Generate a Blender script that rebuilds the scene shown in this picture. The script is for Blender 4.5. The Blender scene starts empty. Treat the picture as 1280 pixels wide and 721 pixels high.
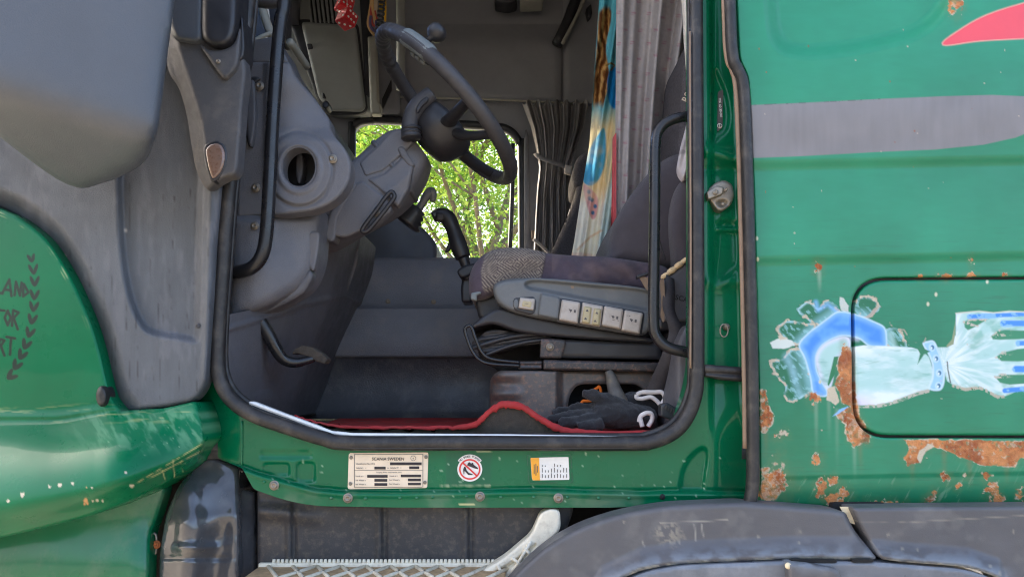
import bpy, bmesh, math, random
import numpy as np
from mathutils import Vector, Matrix

# ------------------------------------------------------------------ camera, sky, sun, exposure
SC = bpy.context.scene
COL = SC.collection
FPX, TILT, CAMY, EYE = 900.0, math.radians(7.6), -1.5, 1.5
cam_data = bpy.data.cameras.new("camera")
cam_data.sensor_width = 36.0
cam_data.lens = 36.0 * FPX / 1280.0
cam_data.clip_start, cam_data.clip_end = 0.02, 3000
cam = bpy.data.objects.new("camera", cam_data)
COL.objects.link(cam)
cam.location = (0, CAMY, EYE)
cam.rotation_euler = (math.pi / 2 + TILT, 0, 0)
SC.camera = cam

SUN_EL, SUN_AZ = math.radians(30), math.radians(148)      # azimuth measured from +X towards +Y
world = bpy.data.worlds.new("World")
SC.world = world
world.use_nodes = True
wn = world.node_tree.nodes
sky = wn.new("ShaderNodeTexSky")
sky.sky_type = 'NISHITA'
sky.sun_disc = False
sky.sun_elevation = SUN_EL
sky.sun_rotation = math.pi / 2 - SUN_AZ
sky.air_density, sky.dust_density, sky.ozone_density = 0.8, 6.0, 0.2
world.node_tree.links.new(sky.outputs[0], wn["Background"].inputs[0])
wn["Background"].inputs[1].default_value = 0.15
sun_data = bpy.data.lights.new("sun", 'SUN')
sun_data.energy, sun_data.angle, sun_data.color = 2.4, math.radians(0.53), (1.0, 0.94, 0.85)
sun = bpy.data.objects.new("sun", sun_data)
COL.objects.link(sun)
to_sun = Vector((math.cos(SUN_EL) * math.cos(SUN_AZ), math.cos(SUN_EL) * math.sin(SUN_AZ), math.sin(SUN_EL)))
sun.rotation_euler = (-to_sun).to_track_quat('-Z', 'Y').to_euler()
sun.location = (-5, 5, 8)
SC.view_settings.view_transform = 'Standard'
SC.view_settings.look = 'None'
SC.view_settings.gamma = 1.0
SC.view_settings.exposure = 2.5
SC.cycles.use_denoising = True
SC.cycles.filter_width = 1.1
SC.cycles.max_bounces = 10
SC.cycles.diffuse_bounces = 6
SC.cycles.transparent_max_bounces = 16

# ------------------------------------------------------------------ measuring and mesh helpers
rng = np.random.default_rng(7)
CT, ST = math.cos(TILT), math.sin(TILT)

def U(px, py, Y):
    """world point at depth Y (metres behind the door skin) that was measured at photo pixel px,py"""
    a = (px - 640.0) / FPX
    b = (360.5 - py) / FPX
    s = (Y - CAMY) / (CT - b * ST)
    return Vector((a * s, Y, EYE + (ST + b * CT) * s))

def UA(px, py, Y):
    a = (px - 640.0) / FPX
    b = (360.5 - py) / FPX
    s = (Y - CAMY) / (CT - b * ST)
    return np.stack([a * s, Y + 0 * s, EYE + (ST + b * CT) * s], axis=-1)

def ss(a, b, x):
    t = np.clip((x - a) / (b - a), 0, 1)
    return t * t * (3 - 2 * t)

def c(r, g, b):
    f = lambda v: (v / 255 / 12.92) if v <= 10 else ((v / 255 + 0.055) / 1.055) ** 2.4
    return (f(r), f(g), f(b))

def _hash(ix, iy, seed):
    h = (ix.astype(np.int64) * 374761393 + iy.astype(np.int64) * 668265263 + seed * 974711) & 0x7fffffff
    h = ((h ^ (h >> 13)) * 1274126177) & 0x7fffffff
    return ((h ^ (h >> 16)) & 0xffff) / 65535.0

def vnoise(x, y, seed=0):
    ix, iy = np.floor(x), np.floor(y)
    fx, fy = x - ix, y - iy
    fx, fy = fx * fx * (3 - 2 * fx), fy * fy * (3 - 2 * fy)
    a, b = _hash(ix, iy, seed), _hash(ix + 1, iy, seed)
    d, e = _hash(ix, iy + 1, seed), _hash(ix + 1, iy + 1, seed)
    return (a * (1 - fx) + b * fx) * (1 - fy) + (d * (1 - fx) + e * fx) * fy

def fbm(x, y, scale, octv=4, seed=0):
    t, amp, s, tot = 0, 1.0, 1.0 / scale, 0
    for k in range(octv):
        t = t + amp * vnoise(x * s + 13.7 * k, y * s - 7.1 * k, seed + k)
        tot += amp
        amp *= 0.5
        s *= 2.03
    return t / tot

def inside(poly, x, y):
    p = np.asarray(poly, float)
    r = np.zeros(x.shape, bool)
    n = len(p)
    j = n - 1
    for i in range(n):
        xi, yi, xj, yj = p[i, 0], p[i, 1], p[j, 0], p[j, 1]
        if yi != yj:
            cond = ((yi > y) != (yj > y)) & (x < (xj - xi) * (y - yi) / (yj - yi) + xi)
            r ^= cond
        j = i
    return r

def pdist(poly, x, y, closed=True):
    """distance and closest point to a polyline"""
    p = np.asarray(poly, float)
    best = np.full(x.shape, 1e18)
    bx, by = x.copy(), y.copy()
    n = len(p)
    for i in range(n if closed else n - 1):
        ax, ay = p[i]
        dx, dy = p[(i + 1) % n] - p[i]
        L = dx * dx + dy * dy
        if L < 1e-12:
            continue
        t = np.clip(((x - ax) * dx + (y - ay) * dy) / L, 0, 1)
        qx, qy = ax + t * dx, ay + t * dy
        d = (x - qx) ** 2 + (y - qy) ** 2
        m = d < best
        best = np.where(m, d, best)
        bx, by = np.where(m, qx, bx), np.where(m, qy, by)
    return np.sqrt(best), bx, by

def pmask(poly, x, y, soft=0.8, jag=0.0, js=6.0, seed=3, grow=0.0):
    """soft mask of a polygon (1 inside), edge torn by noise"""
    p = np.asarray(poly, float)
    m = soft + jag + abs(grow) + 2
    w = (x > p[:, 0].min() - m) & (x < p[:, 0].max() + m) & (y > p[:, 1].min() - m) & (y < p[:, 1].max() + m)
    out = np.zeros(x.shape)
    if w.any():
        xx, yy = x[w], y[w]
        d = pdist(p, xx, yy)[0]
        d = np.where(inside(p, xx, yy), d, -d) + grow
        if jag:
            d = d + jag * (fbm(xx, yy, js, 4, seed) - 0.5) * 2
        out[w] = ss(-soft, soft, d)
    return out

def smask(line, x, y, w, soft=0.7, closed=False):
    p = np.asarray(line, float)
    m = w + soft + 2
    k = (x > p[:, 0].min() - m) & (x < p[:, 0].max() + m) & (y > p[:, 1].min() - m) & (y < p[:, 1].max() + m)
    out = np.zeros(x.shape)
    if k.any():
        d = pdist(p, x[k], y[k], closed)[0]
        out[k] = 1 - ss(w / 2 - soft, w / 2 + soft, d)
    return out

def emask(x, y, cx, cy, rx, ry, soft=0.15, ang=0, jag=0.0, js=6, seed=5):
    ca, sa = math.cos(ang), math.sin(ang)
    u, v = ((x - cx) * ca + (y - cy) * sa) / rx, (-(x - cx) * sa + (y - cy) * ca) / ry
    d = np.sqrt(u * u + v * v)
    if jag:
        d = d + jag * (fbm(x, y, js, 4, seed) - 0.5) * 2
    return 1 - ss(1 - soft, 1 + soft, d)

def spl(pts, n=8, closed=False):
    """Catmull-Rom through points of any dimension"""
    p = np.asarray(pts, float)
    N = len(p)
    out = []
    for i in range(N if closed else N - 1):
        if closed:
            a, b, d, e = p[(i - 1) % N], p[i], p[(i + 1) % N], p[(i + 2) % N]
        else:
            a, b, d, e = p[max(i - 1, 0)], p[i], p[i + 1], p[min(i + 2, N - 1)]
        for k in range(n):
            t = k / n
            out.append(0.5 * (2 * b + (d - a) * t + (2 * a - 5 * b + 4 * d - e) * t * t + (3 * b - a - 3 * d + e) * t ** 3))
    if not closed:
        out.append(p[-1])
    return np.array(out)

def rp(pts, r=6, n=5):
    """polygon with filleted corners; a point may carry its own radius"""
    P = [np.array(q[:2], float) for q in pts]
    R = [q[2] if len(q) > 2 else r for q in pts]
    out = []
    N = len(P)
    for i in range(N):
        a, b, d = P[i - 1], P[i], P[(i + 1) % N]
        u, v = a - b, d - b
        lu, lv = np.linalg.norm(u), np.linalg.norm(v)
        if lu < 1e-6 or lv < 1e-6 or R[i] <= 0:
            out.append(b)
            continue
        k = min(R[i], lu * 0.48, lv * 0.48)
        s, e = b + u / lu * k, b + v / lv * k
        for q in range(n + 1):
            t = q / n
            out.append((1 - t) ** 2 * s + 2 * t * (1 - t) * b + t * t * e)
    return np.array(out)

def rect(x0, y0, x1, y1, r=4):
    return rp([(x0, y0), (x1, y0), (x1, y1), (x0, y1)], r)

def circ(cx, cy, rx, ry=None, n=28):
    ry = rx if ry is None else ry
    return np.array([(cx + rx * math.cos(2 * math.pi * k / n), cy + ry * math.sin(2 * math.pi * k / n)) for k in range(n)])

def place(o, parent):
    COL.objects.link(o)
    if parent is not None:
        off = parent.location if parent.type == 'EMPTY' else Vector((0, 0, 0))   # part meshes lie in world coordinates
        o.parent = parent
        o.matrix_parent_inverse = Matrix.Translation(-off)
    return o

def mesh_obj(name, V, F, mat, parent=None, smooth=True, col=None):
    me = bpy.data.meshes.new(name)
    V = np.asarray(V, float)
    me.from_pydata([tuple(v) for v in V] if len(V) < 4000 else V.tolist(), [], F if isinstance(F, list) else F.tolist())
    if smooth:
        me.polygons.foreach_set("use_smooth", np.ones(len(me.polygons), bool))
    if col is not None:
        at = me.color_attributes.new("Col", 'FLOAT_COLOR', 'POINT')
        at.data.foreach_set("color", np.asarray(col, np.float32).ravel())
    me.materials.append(mat)
    me.update()
    return place(bpy.data.objects.new(name, me), parent)

def relief(name, mat, parent, outline, Y, cell=3.0, holes=(), rnd=0.0, h=None, depth=0.02, col=None, xs=None, ys=None, smooth=True, dvec=None):
    """a pressed sheet: its outline and relief in photo pixels, its depth in metres; edges rounded by rnd and
    walls of `depth` behind them, so that it is a solid of real thickness"""
    P = np.asarray(outline, float)
    if xs is None:
        n = max(2, int(math.ceil((P[:, 0].max() - P[:, 0].min()) / cell)))
        xs = np.linspace(P[:, 0].min(), P[:, 0].max(), n + 1)
    if ys is None:
        n = max(2, int(math.ceil((P[:, 1].max() - P[:, 1].min()) / cell)))
        ys = np.linspace(P[:, 1].min(), P[:, 1].max(), n + 1)
    nx, ny = len(xs), len(ys)
    cx, cy = np.meshgrid((xs[1:] + xs[:-1]) / 2, (ys[1:] + ys[:-1]) / 2)
    keep = inside(P, cx, cy)
    for hl in holes:
        keep &= ~inside(hl, cx, cy)
    gx, gy = np.meshgrid(xs, ys)
    cnt = np.zeros((ny, nx), int)
    cnt[:-1, :-1] += keep
    cnt[1:, :-1] += keep
    cnt[:-1, 1:] += keep
    cnt[1:, 1:] += keep
    idx = np.full((ny, nx), -1)
    used = cnt > 0
    idx[used] = np.arange(used.sum())
    x, y, bnd = gx[used].copy(), gy[used].copy(), (cnt[used] < 4)
    best = np.full(bnd.sum(), 1e18)
    bx, by = x[bnd].copy(), y[bnd].copy()
    x0, y0 = bx.copy(), by.copy()
    for q in [P] + [np.asarray(hh, float) for hh in holes]:
        d, qx, qy = pdist(q, x0, y0)
        m = d < best
        best, bx, by = np.where(m, d, best), np.where(m, qx, bx), np.where(m, qy, by)
    x[bnd], y[bnd] = bx, by
    sd = np.full(x.shape, 1e9)
    need = rnd > 0
    if need:
        for q in [P] + [np.asarray(hh, float) for hh in holes]:
            sd = np.minimum(sd, pdist(q, x, y)[0])
        sd[bnd] = 0
    Yv = Y(x, y) if callable(Y) else np.full(x.shape, float(Y))
    if h is not None:
        Yv = Yv - h(x, y)
    if rnd > 0:
        sc = (Yv - CAMY) / FPX
        t = np.clip(sd / rnd, 0, 1)
        Yv = Yv + rnd * sc * (1 - np.sqrt(np.clip(1 - (1 - t) ** 2, 0, 1)))
    V = UA(x, y, Yv)
    a, b = idx[:-1, :-1][keep], idx[:-1, 1:][keep]
    d, e = idx[1:, 1:][keep], idx[1:, :-1][keep]
    F = np.stack([a, e, d, b], axis=1)
    E = np.concatenate([F[:, [0, 1]], F[:, [1, 2]], F[:, [2, 3]], F[:, [3, 0]]])
    N = len(V)
    key = E.min(1).astype(np.int64) * N + E.max(1)
    _, first, counts = np.unique(key, return_index=True, return_counts=True)
    be = E[first[counts == 1]]
    bv = np.unique(be)
    mp = np.zeros(N, int)
    mp[bv] = np.arange(len(bv))
    V1 = V[bv]
    V2 = V1 + np.array(dvec if dvec is not None else (0, depth, 0))
    S = np.stack([be[:, 1] * 0 + mp[be[:, 1]] + N, mp[be[:, 0]] + N, mp[be[:, 0]] + N + len(bv), mp[be[:, 1]] + N + len(bv)], axis=1)
    VV = np.concatenate([V, V1, V2])
    FF = np.concatenate([F, S])
    cc = None
    if col is not None:
        k = col(x, y)
        cc = np.concatenate([k, k[bv], k[bv]])
    return mesh_obj(name, VV, FF, mat, parent, smooth, cc)

def frames(p):
    p = np.asarray(p, float)
    t = np.gradient(p, axis=0)
    t /= np.linalg.norm(t, axis=1)[:, None] + 1e-12
    up = np.array([0, 0, 1.0]) if abs(t[0, 2]) < 0.9 else np.array([0, 1.0, 0])
    n = np.cross(t[0], up)
    n /= np.linalg.norm(n)
    N = [n]
    for i in range(1, len(p)):
        v = N[-1] - t[i] * np.dot(N[-1], t[i])
        N.append(v / (np.linalg.norm(v) + 1e-12))
    N = np.array(N)
    return t, N, np.cross(t, N)

def tube_data(pts, r, n=12, sub=6, closed=False, flat=1.0, prof=None):
    p = spl(pts, sub, closed) if sub > 1 else np.asarray(pts, float)
    R = np.asarray(r, float)
    if R.ndim == 0:
        R = np.full(len(p), float(R))
    elif len(R) != len(p):
        R = spl(R[:, None], sub, closed)[:, 0] if sub > 1 else R
    if closed:
        q = np.concatenate([p[-2:], p, p[:2]])
        t, N, B = (k[2:-2] for k in frames(q))
    else:
        t, N, B = frames(p)
    V, F = [], []
    for i in range(len(p)):
        for k in range(n):
            a = 2 * math.pi * k / n
            V.append(p[i] + R[i] * (math.cos(a) * N[i] + flat * math.sin(a) * B[i]))
    m = len(p)
    for i in range(m if closed else m - 1):
        for k in range(n):
            a, b = i * n + k, i * n + (k + 1) % n
            d, e = ((i + 1) % m) * n + (k + 1) % n, ((i + 1) % m) * n + k
            F.append((a, b, d, e))
    if not closed:
        F.append(tuple(range(n - 1, -1, -1)))
        F.append(tuple((m - 1) * n + k for k in range(n)))
    return V, F

def tube(name, mat, parent, pts, r, n=12, sub=6, closed=False, flat=1.0):
    V, F = tube_data(pts, r, n, sub, closed, flat)
    return mesh_obj(name, V, F, mat, parent)

def join(parts):
    V, F = [], []
    for v, f in parts:
        o = len(V)
        V += list(v)
        F += [tuple(i + o for i in q) for q in f]
    return V, F

def lathe_data(prof, org, axis, n=24):
    ax = Vector(axis).normalized()
    q = ax.to_track_quat('Z', 'Y').to_matrix()
    V, F = [], []
    for r, hh in prof:
        for k in range(n):
            a = 2 * math.pi * k / n
            V.append(np.array(Vector(org) + q @ Vector((r * math.cos(a), r * math.sin(a), hh))))
    for i in range(len(prof) - 1):
        for k in range(n):
            F.append((i * n + k, i * n + (k + 1) % n, (i + 1) * n + (k + 1) % n, (i + 1) * n + k))
    F.append(tuple(range(n - 1, -1, -1)))
    F.append(tuple((len(prof) - 1) * n + k for k in range(n)))
    return V, F

def lathe(name, mat, parent, prof, org, axis, n=24, smooth=True):
    V, F = lathe_data(prof, org, axis, n)
    return mesh_obj(name, V, F, mat, parent, smooth)

def loft(name, mat, parent, secs, cap=True, smooth=True, col=None):
    n = len(secs[0])
    V = [v for s in secs for v in s]
    F = []
    for i in range(len(secs) - 1):
        for k in range(n):
            F.append((i * n + k, i * n + (k + 1) % n, (i + 1) * n + (k + 1) % n, (i + 1) * n + k))
    if cap:
        F.append(tuple(range(n - 1, -1, -1)))
        F.append(tuple((len(secs) - 1) * n + k for k in range(n)))
    return mesh_obj(name, V, F, mat, parent, smooth, col)

def bevel_mesh(o, w, seg=3, ang=35):
    m = o.modifiers.new("bevel", 'BEVEL')
    m.width, m.segments, m.limit_method, m.angle_limit = w, seg, 'ANGLE', math.radians(ang)
    m.harden_normals = False
    return o

def box(name, mat, parent, ctr, size, rot=None, bev=0.004, seg=3):
    s = Vector(size) / 2
    V = [Vector((x * s.x, y * s.y, z * s.z)) for x in (-1, 1) for y in (-1, 1) for z in (-1, 1)]
    if rot is not None:
        V = [rot @ v for v in V]
    V = [np.array(v + Vector(ctr)) for v in V]
    F = [(0, 1, 3, 2), (4, 6, 7, 5), (0, 4, 5, 1), (2, 3, 7, 6), (0, 2, 6, 4), (1, 5, 7, 3)]
    o = mesh_obj(name, V, F, mat, parent, True)
    if bev:
        bevel_mesh(o, bev, seg)
    return o

def hull(name, mat, parent, pts, bev=0.02, seg=5):
    bm = bmesh.new()
    for q in pts:
        bm.verts.new(q)
    r = bmesh.ops.convex_hull(bm, input=bm.verts)
    bmesh.ops.delete(bm, geom=[g for g in r["geom_interior"] + r["geom_unused"] if isinstance(g, bmesh.types.BMVert)], context='VERTS')
    bmesh.ops.dissolve_limit(bm, angle_limit=math.radians(4), verts=bm.verts, edges=bm.edges)
    bmesh.ops.bevel(bm, geom=list(bm.edges) + list(bm.verts), offset=bev, segments=seg, profile=0.5, affect='EDGES', clamp_overlap=True)
    for f in bm.faces:
        f.smooth = True
    me = bpy.data.meshes.new(name)
    bm.to_mesh(me)
    bm.free()
    me.materials.append(mat)
    return place(bpy.data.objects.new(name, me), parent)

SCREW = {}
def screw(px, py, Y, rpx, mat, parent, name="screw"):
    """a round cross-recess screw head facing out of the cab side"""
    r = rpx * (Y - CAMY) / FPX
    if "m" not in SCREW:
        prof = [(1.35, 0.0), (1.35, 0.25), (1.2, 0.35), (1.0, 0.3), (0.98, 0.5), (0.8, 0.72), (0.5, 0.82), (0.42, 0.55), (0.2, 0.5), (0.02, 0.5)]
        V, F = lathe_data(prof, (0, 0, 0), (0, -1, 0), 16)
        me = bpy.data.meshes.new("screw")
        me.from_pydata([tuple(v) for v in V], [], F)
        me.polygons.foreach_set("use_smooth", np.ones(len(me.polygons), bool))
        SCREW["m"] = me
    key = mat.name
    if key not in SCREW:
        SCREW[key] = SCREW["m"].copy()
        SCREW[key].materials.append(mat)
    o = bpy.data.objects.new(name, SCREW[key])
    place(o, parent)
    o.location = U(px, py, Y)
    o.scale = (r / 1.35,) * 3
    return o

def words(name, s, mat, parent, px, py, Y, hpx, rotz=0.0, align='CENTER', tilt=None, thick=0.0002, sx=1.0, bold=0.012):
    cu = bpy.data.curves.new(name, 'FONT')
    cu.body, cu.size, cu.align_x, cu.align_y = s, 1.0, align, 'CENTER'
    cu.resolution_u = 3
    cu.offset = bold
    tmp = bpy.data.objects.new("tmp_text", cu)
    COL.objects.link(tmp)
    bpy.context.view_layer.update()
    me = bpy.data.meshes.new_from_object(tmp.evaluated_get(bpy.context.evaluated_depsgraph_get()))
    bpy.data.objects.remove(tmp)
    sc = hpx * 1.38 * (Y - CAMY) / FPX
    q = U(px, py, Y)
    cr, sr = math.cos(rotz), math.sin(rotz)
    for v in me.vertices:
        x, z = v.co.x * sc * sx, v.co.y * sc
        v.co = q + Vector((x * cr - z * sr, 0, x * sr + z * cr))
    me.name = name
    me.materials.clear()
    me.materials.append(mat)
    return place(bpy.data.objects.new(name, me), parent)

def thing(name, label, cat, loc, group=None):
    o = bpy.data.objects.new(name, None)
    o.empty_display_size = 0.05
    COL.objects.link(o)
    o.location = loc
    o["label"], o["category"] = label, cat
    if group:
        o["group"] = group
    return o

def tag(o, label, cat, group=None):
    o["label"], o["category"] = label, cat
    if group:
        o["group"] = group
    return o

# ------------------------------------------------------------------ materials
def mat(name, col=(0.2, 0.2, 0.2), rough=0.5, metal=0.0, var=0.12, vscale=9.0, bump=0.0, bscale=500.0, dirt=None, dscale=14.0,
        damt=0.0, coat=0.0, coatr=0.15, attr=False, streak=0.0, sscale=(90, 90, 4), spec=0.5, sheen=0.0, wob=0.0, wscale=6.0, rvar=0.12, pit=False):
    m = bpy.data.materials.new(name)
    m.use_nodes = True
    nt = m.node_tree
    nd, ln = nt.nodes, nt.links
    bs = nd["Principled BSDF"]
    tc = nd.new("ShaderNodeTexCoord")
    if attr:
        at = nd.new("ShaderNodeAttribute")
        at.attribute_name = "Col"
        src, rsrc = at.outputs["Color"], at.outputs["Alpha"]
    else:
        rgb = nd.new("ShaderNodeRGB")
        rgb.outputs[0].default_value = (*col, 1)
        src, rsrc = rgb.outputs[0], None
    def noise(scale, det=5.0, vec=None, ro=0.6):
        n = nd.new("ShaderNodeTexNoise")
        n.inputs["Scale"].default_value = scale
        n.inputs["Detail"].default_value = det
        n.inputs["Roughness"].default_value = ro
        ln.new(vec if vec is not None else tc.outputs["Object"], n.inputs["Vector"])
        return n.outputs["Fac"]
    def remap(v, a, b, lo, hi):
        k = nd.new("ShaderNodeMapRange")
        k.inputs[1].default_value, k.inputs[2].default_value, k.inputs[3].default_value, k.inputs[4].default_value = a, b, lo, hi
        ln.new(v, k.inputs[0])
        return k.outputs[0]
    def mixc(kind, f, a, b):
        k = nd.new("ShaderNodeMix")
        k.data_type, k.blend_type = 'RGBA', kind
        if isinstance(f, float):
            k.inputs[0].default_value = f
        else:
            ln.new(f, k.inputs[0])
        for v, i in ((a, 6), (b, 7)):
            if isinstance(v, tuple):
                k.inputs[i].default_value = (*v, 1)
            else:
                ln.new(v, k.inputs[i])
        return k.outputs[2]
    if var:
        g = remap(noise(vscale), 0.3, 0.7, 1 - var, 1 + var)
        k = nd.new("ShaderNodeVectorMath")
        k.operation = 'SCALE'
        ln.new(src, k.inputs[0])
        ln.new(g, k.inputs["Scale"])
        src = k.outputs[0]
    if streak:
        mp = nd.new("ShaderNodeMapping")
        mp.inputs["Scale"].default_value = sscale
        ln.new(tc.outputs["Object"], mp.inputs["Vector"])
        g = remap(noise(1.0, 4.0, mp.outputs[0], 0.7), 0.56, 0.74, 0.0, streak)
        src = mixc('MIX', g, src, tuple(v * 0.25 for v in col))
    if dirt is not None and damt:
        g = remap(noise(dscale, 8.0, None, 0.68), 0.5, 0.72, 0.0, damt)
        src = mixc('MIX', g, src, dirt)
    ln.new(src, bs.inputs["Base Color"])
    rn = remap(noise(vscale * 3.1, 6.0), 0.3, 0.7, -rvar, rvar)
    ad = nd.new("ShaderNodeMath")
    ad.operation, ad.use_clamp = 'ADD', True
    ln.new(rn, ad.inputs[0])
    if rsrc is not None:
        ln.new(rsrc, ad.inputs[1])
    else:
        ad.inputs[1].default_value = rough
    ln.new(ad.outputs[0], bs.inputs["Roughness"])
    bs.inputs["Metallic"].default_value = metal
    bs.inputs["Coat Weight"].default_value = coat
    bs.inputs["Coat Roughness"].default_value = coatr
    bs.inputs["Specular IOR Level"].default_value = spec
    bs.inputs["Sheen Weight"].default_value = sheen
    nrm = None
    if wob:
        b = nd.new("ShaderNodeBump")
        b.inputs["Strength"].default_value, b.inputs["Distance"].default_value = 1.0, wob
        ln.new(noise(wscale, 2.0), b.inputs["Height"])
        nrm = b.outputs[0]
    if bump:
        b = nd.new("ShaderNodeBump")
        b.inputs["Strength"].default_value, b.inputs["Distance"].default_value = bump, 0.002
        ln.new(noise(bscale, 3.0), b.inputs["Height"])
        if nrm is not None:
            ln.new(nrm, b.inputs["Normal"])
        nrm = b.outputs[0]
    if pit:          # bare rust (high roughness in the paint map) is pitted, paint is smooth
        b = nd.new("ShaderNodeBump")
        b.inputs["Distance"].default_value = 0.003
        ln.new(noise(420.0, 6.0), b.inputs["Height"])
        ln.new(remap(rsrc, 0.6, 0.88, 0.0, 1.0), b.inputs["Strength"])
        if nrm is not None:
            ln.new(nrm, b.inputs["Normal"])
        nrm = b.outputs[0]
    if nrm is not None:
        ln.new(nrm, bs.inputs["Normal"])
        if coat and wob:
            ln.new(nrm, bs.inputs["Coat Normal"])
    return m

DUST = c(150, 142, 130)
GREEN = c(2, 126, 84)
M = {}
M['paint'] = mat("green_paint", GREEN, attr=True, pit=True, var=0.05, vscale=5, coat=0.3, coatr=0.25, wob=0.0012, wscale=5, rvar=0.08)
M['paint_gloss'] = mat("green_paint_gloss", GREEN, attr=True, var=0.08, vscale=6, coat=0.45, coatr=0.08, wob=0.0018, wscale=6, rvar=0.06, spec=0.15)
M['paint_wing'] = mat("green_paint_wing", GREEN, attr=True, var=0.08, vscale=6, coat=0.22, coatr=0.04, wob=0.0009, wscale=5, rvar=0.05, spec=0.15)
M['paint_plain'] = mat("green_paint_plain", c(0, 102, 66), 0.35, var=0.1, coat=0.6, coatr=0.12, wob=0.004, wscale=7, dirt=DUST, damt=0.2, spec=0.3)
M['deflector'] = mat("grey_weathered_plastic", attr=True, var=0.1, vscale=8, bump=0.6, bscale=380)
M['mirror'] = mat("mirror_grey_plastic", c(82, 87, 95), 0.42, var=0.05, vscale=3, bump=0.35, bscale=450, dirt=c(120, 116, 112), damt=0.12, dscale=5, wob=0.001, wscale=3)
M['arm'] = mat("brown_grey_plastic", c(79, 79, 82), 0.55, var=0.1, bump=0.5, bscale=450, dirt=c(140, 132, 124), damt=0.3)
M['blackplastic'] = mat("black_plastic", c(44, 44, 48), 0.42, var=0.15, bump=0.12, bscale=600)
M['dash'] = mat("dash_grey_plastic", c(104, 104, 109), 0.5, var=0.1, vscale=7, bump=0.6, bscale=420, dirt=c(150, 140, 128), damt=0.18, dscale=9)
M['dash_dark'] = mat("dash_dark_plastic", c(94, 94, 99), 0.5, var=0.1, bump=0.6, bscale=420, dirt=c(140, 130, 118), damt=0.15)
M['tunnel'] = mat("tunnel_plastic", c(116, 117, 123), 0.42, var=0.12, vscale=5, bump=0.8, bscale=260, dirt=c(150, 142, 132), damt=0.35, dscale=11)
M['tunnel_low'] = mat("tunnel_rubber", c(76, 76, 80), 0.38, var=0.15, vscale=5, bump=0.6, bscale=200, dirt=c(140, 134, 126), damt=0.4, dscale=13, wob=0.004, wscale=9)
M['wall'] = mat("far_wall_lining", c(138, 139, 145), 0.75, var=0.06, bump=0.3, bscale=900)
M['lining_pale'] = mat("lining_pale", c(150, 148, 138), 0.6, var=0.08, bump=0.2)
M['header'] = mat("header_plastic", c(138, 140, 137), 0.5, var=0.07, bump=0.25, bscale=900)
M['rubber'] = mat("seal_rubber", c(38, 37, 38), 0.5, var=0.2, vscale=20, bump=0.2, bscale=300, dirt=c(104, 96, 88), damt=0.4, dscale=25)
M['rubber_worn'] = mat("seal_worn_edge", c(138, 116, 96), 0.6, var=0.25, vscale=30, dirt=c(70, 64, 62), damt=0.5, dscale=30)
M['steel'] = mat("bare_steel", c(150, 142, 130), 0.5, 0.7, var=0.2, vscale=60, dirt=c(110, 84, 60), damt=0.6, dscale=60)
M['alu'] = mat("aluminium", c(232, 232, 230), 0.45, 0.2, var=0.1, vscale=40, streak=0.0)
M['cast_alu'] = mat("cast_aluminium", c(236, 226, 204), 0.6, 0.0, var=0.12, vscale=30, bump=0.4, bscale=250, dirt=c(140, 118, 88), damt=0.55, dscale=35)
M['blackpaint'] = mat("black_tube_paint", c(32, 32, 35), 0.3, var=0.1, vscale=8, dirt=c(100, 92, 84), damt=0.12, dscale=20)
M['seatmetal'] = mat("seat_base_metal", c(92, 86, 84), 0.4, 0.1, var=0.2, vscale=14, dirt=c(170, 120, 90), damt=0.42, dscale=90, bump=0.3, bscale=120)
M['rail'] = mat("seat_rail_paint", c(52, 50, 52), 0.4, var=0.25, vscale=20, dirt=c(164, 120, 100), damt=0.45, dscale=110)
M['seatfabric'] = mat("seat_fabric", attr=True, var=0.12, vscale=40, bump=0.6, bscale=1300, sheen=0.15, spec=0.2)
M['backfabric'] = mat("backrest_fabric", c(82, 77, 82), 0.95, var=0.12, vscale=16, bump=0.6, bscale=1500, sheen=0.2, spec=0.15)
M['headfabric'] = mat("headrest_fabric", c(88, 84, 86), 0.95, var=0.3, vscale=150, bump=0.6, bscale=900, spec=0.15)
M['seatplastic'] = mat("seat_side_plastic", c(98, 101, 103), 0.42, var=0.08, bump=0.35, bscale=800, dirt=c(150, 146, 140), damt=0.25)
M['button'] = mat("pale_button_plastic", c(176, 168, 160), 0.45, var=0.08, vscale=25, dirt=c(130, 118, 104), damt=0.4, dscale=60)
M['button_yellow'] = mat("yellowed_button", c(180, 168, 134), 0.45, var=0.1, vscale=40, dirt=c(120, 104, 84), damt=0.4, dscale=80)
M['white'] = mat("white_print", c(236, 232, 226), 0.6, var=0.05, vscale=40)
M['cream'] = mat("cream_print", c(236, 216, 190), 0.55, var=0.05, vscale=30, dirt=c(160, 140, 110), damt=0.15)
M['black_ink'] = mat("dark_print", c(46, 40, 42), 0.6, var=0.1)
M['grey_ink'] = mat("grey_print", c(84, 80, 80), 0.6, var=0.1)
M['red_ink'] = mat("red_print", c(222, 60, 56), 0.55, var=0.06)
M['orange_ink'] = mat("orange_print", c(244, 170, 50), 0.55, var=0.06)
M['dark_green'] = mat("dark_green_film", c(22, 92, 64), 0.5, var=0.15, vscale=40, dirt=c(120, 140, 110), damt=0.2)
M['white_cord'] = mat("white_cord", c(232, 224, 218), 0.85, var=0.08, vscale=60, bump=0.6, bscale=900)
M['orange_cord'] = mat("orange_cord", c(246, 120, 28), 0.7, var=0.1)
M['glove'] = mat("black_knit_glove", c(38, 38, 42), 0.85, var=0.25, vscale=60, bump=0.9, bscale=1100, sheen=0.2)
M['glove_rubber'] = mat("grey_rubber_glove", c(98, 94, 90), 0.6, var=0.25, vscale=50, bump=0.5, bscale=500, dirt=c(160, 140, 104), damt=0.4, dscale=40)
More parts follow.
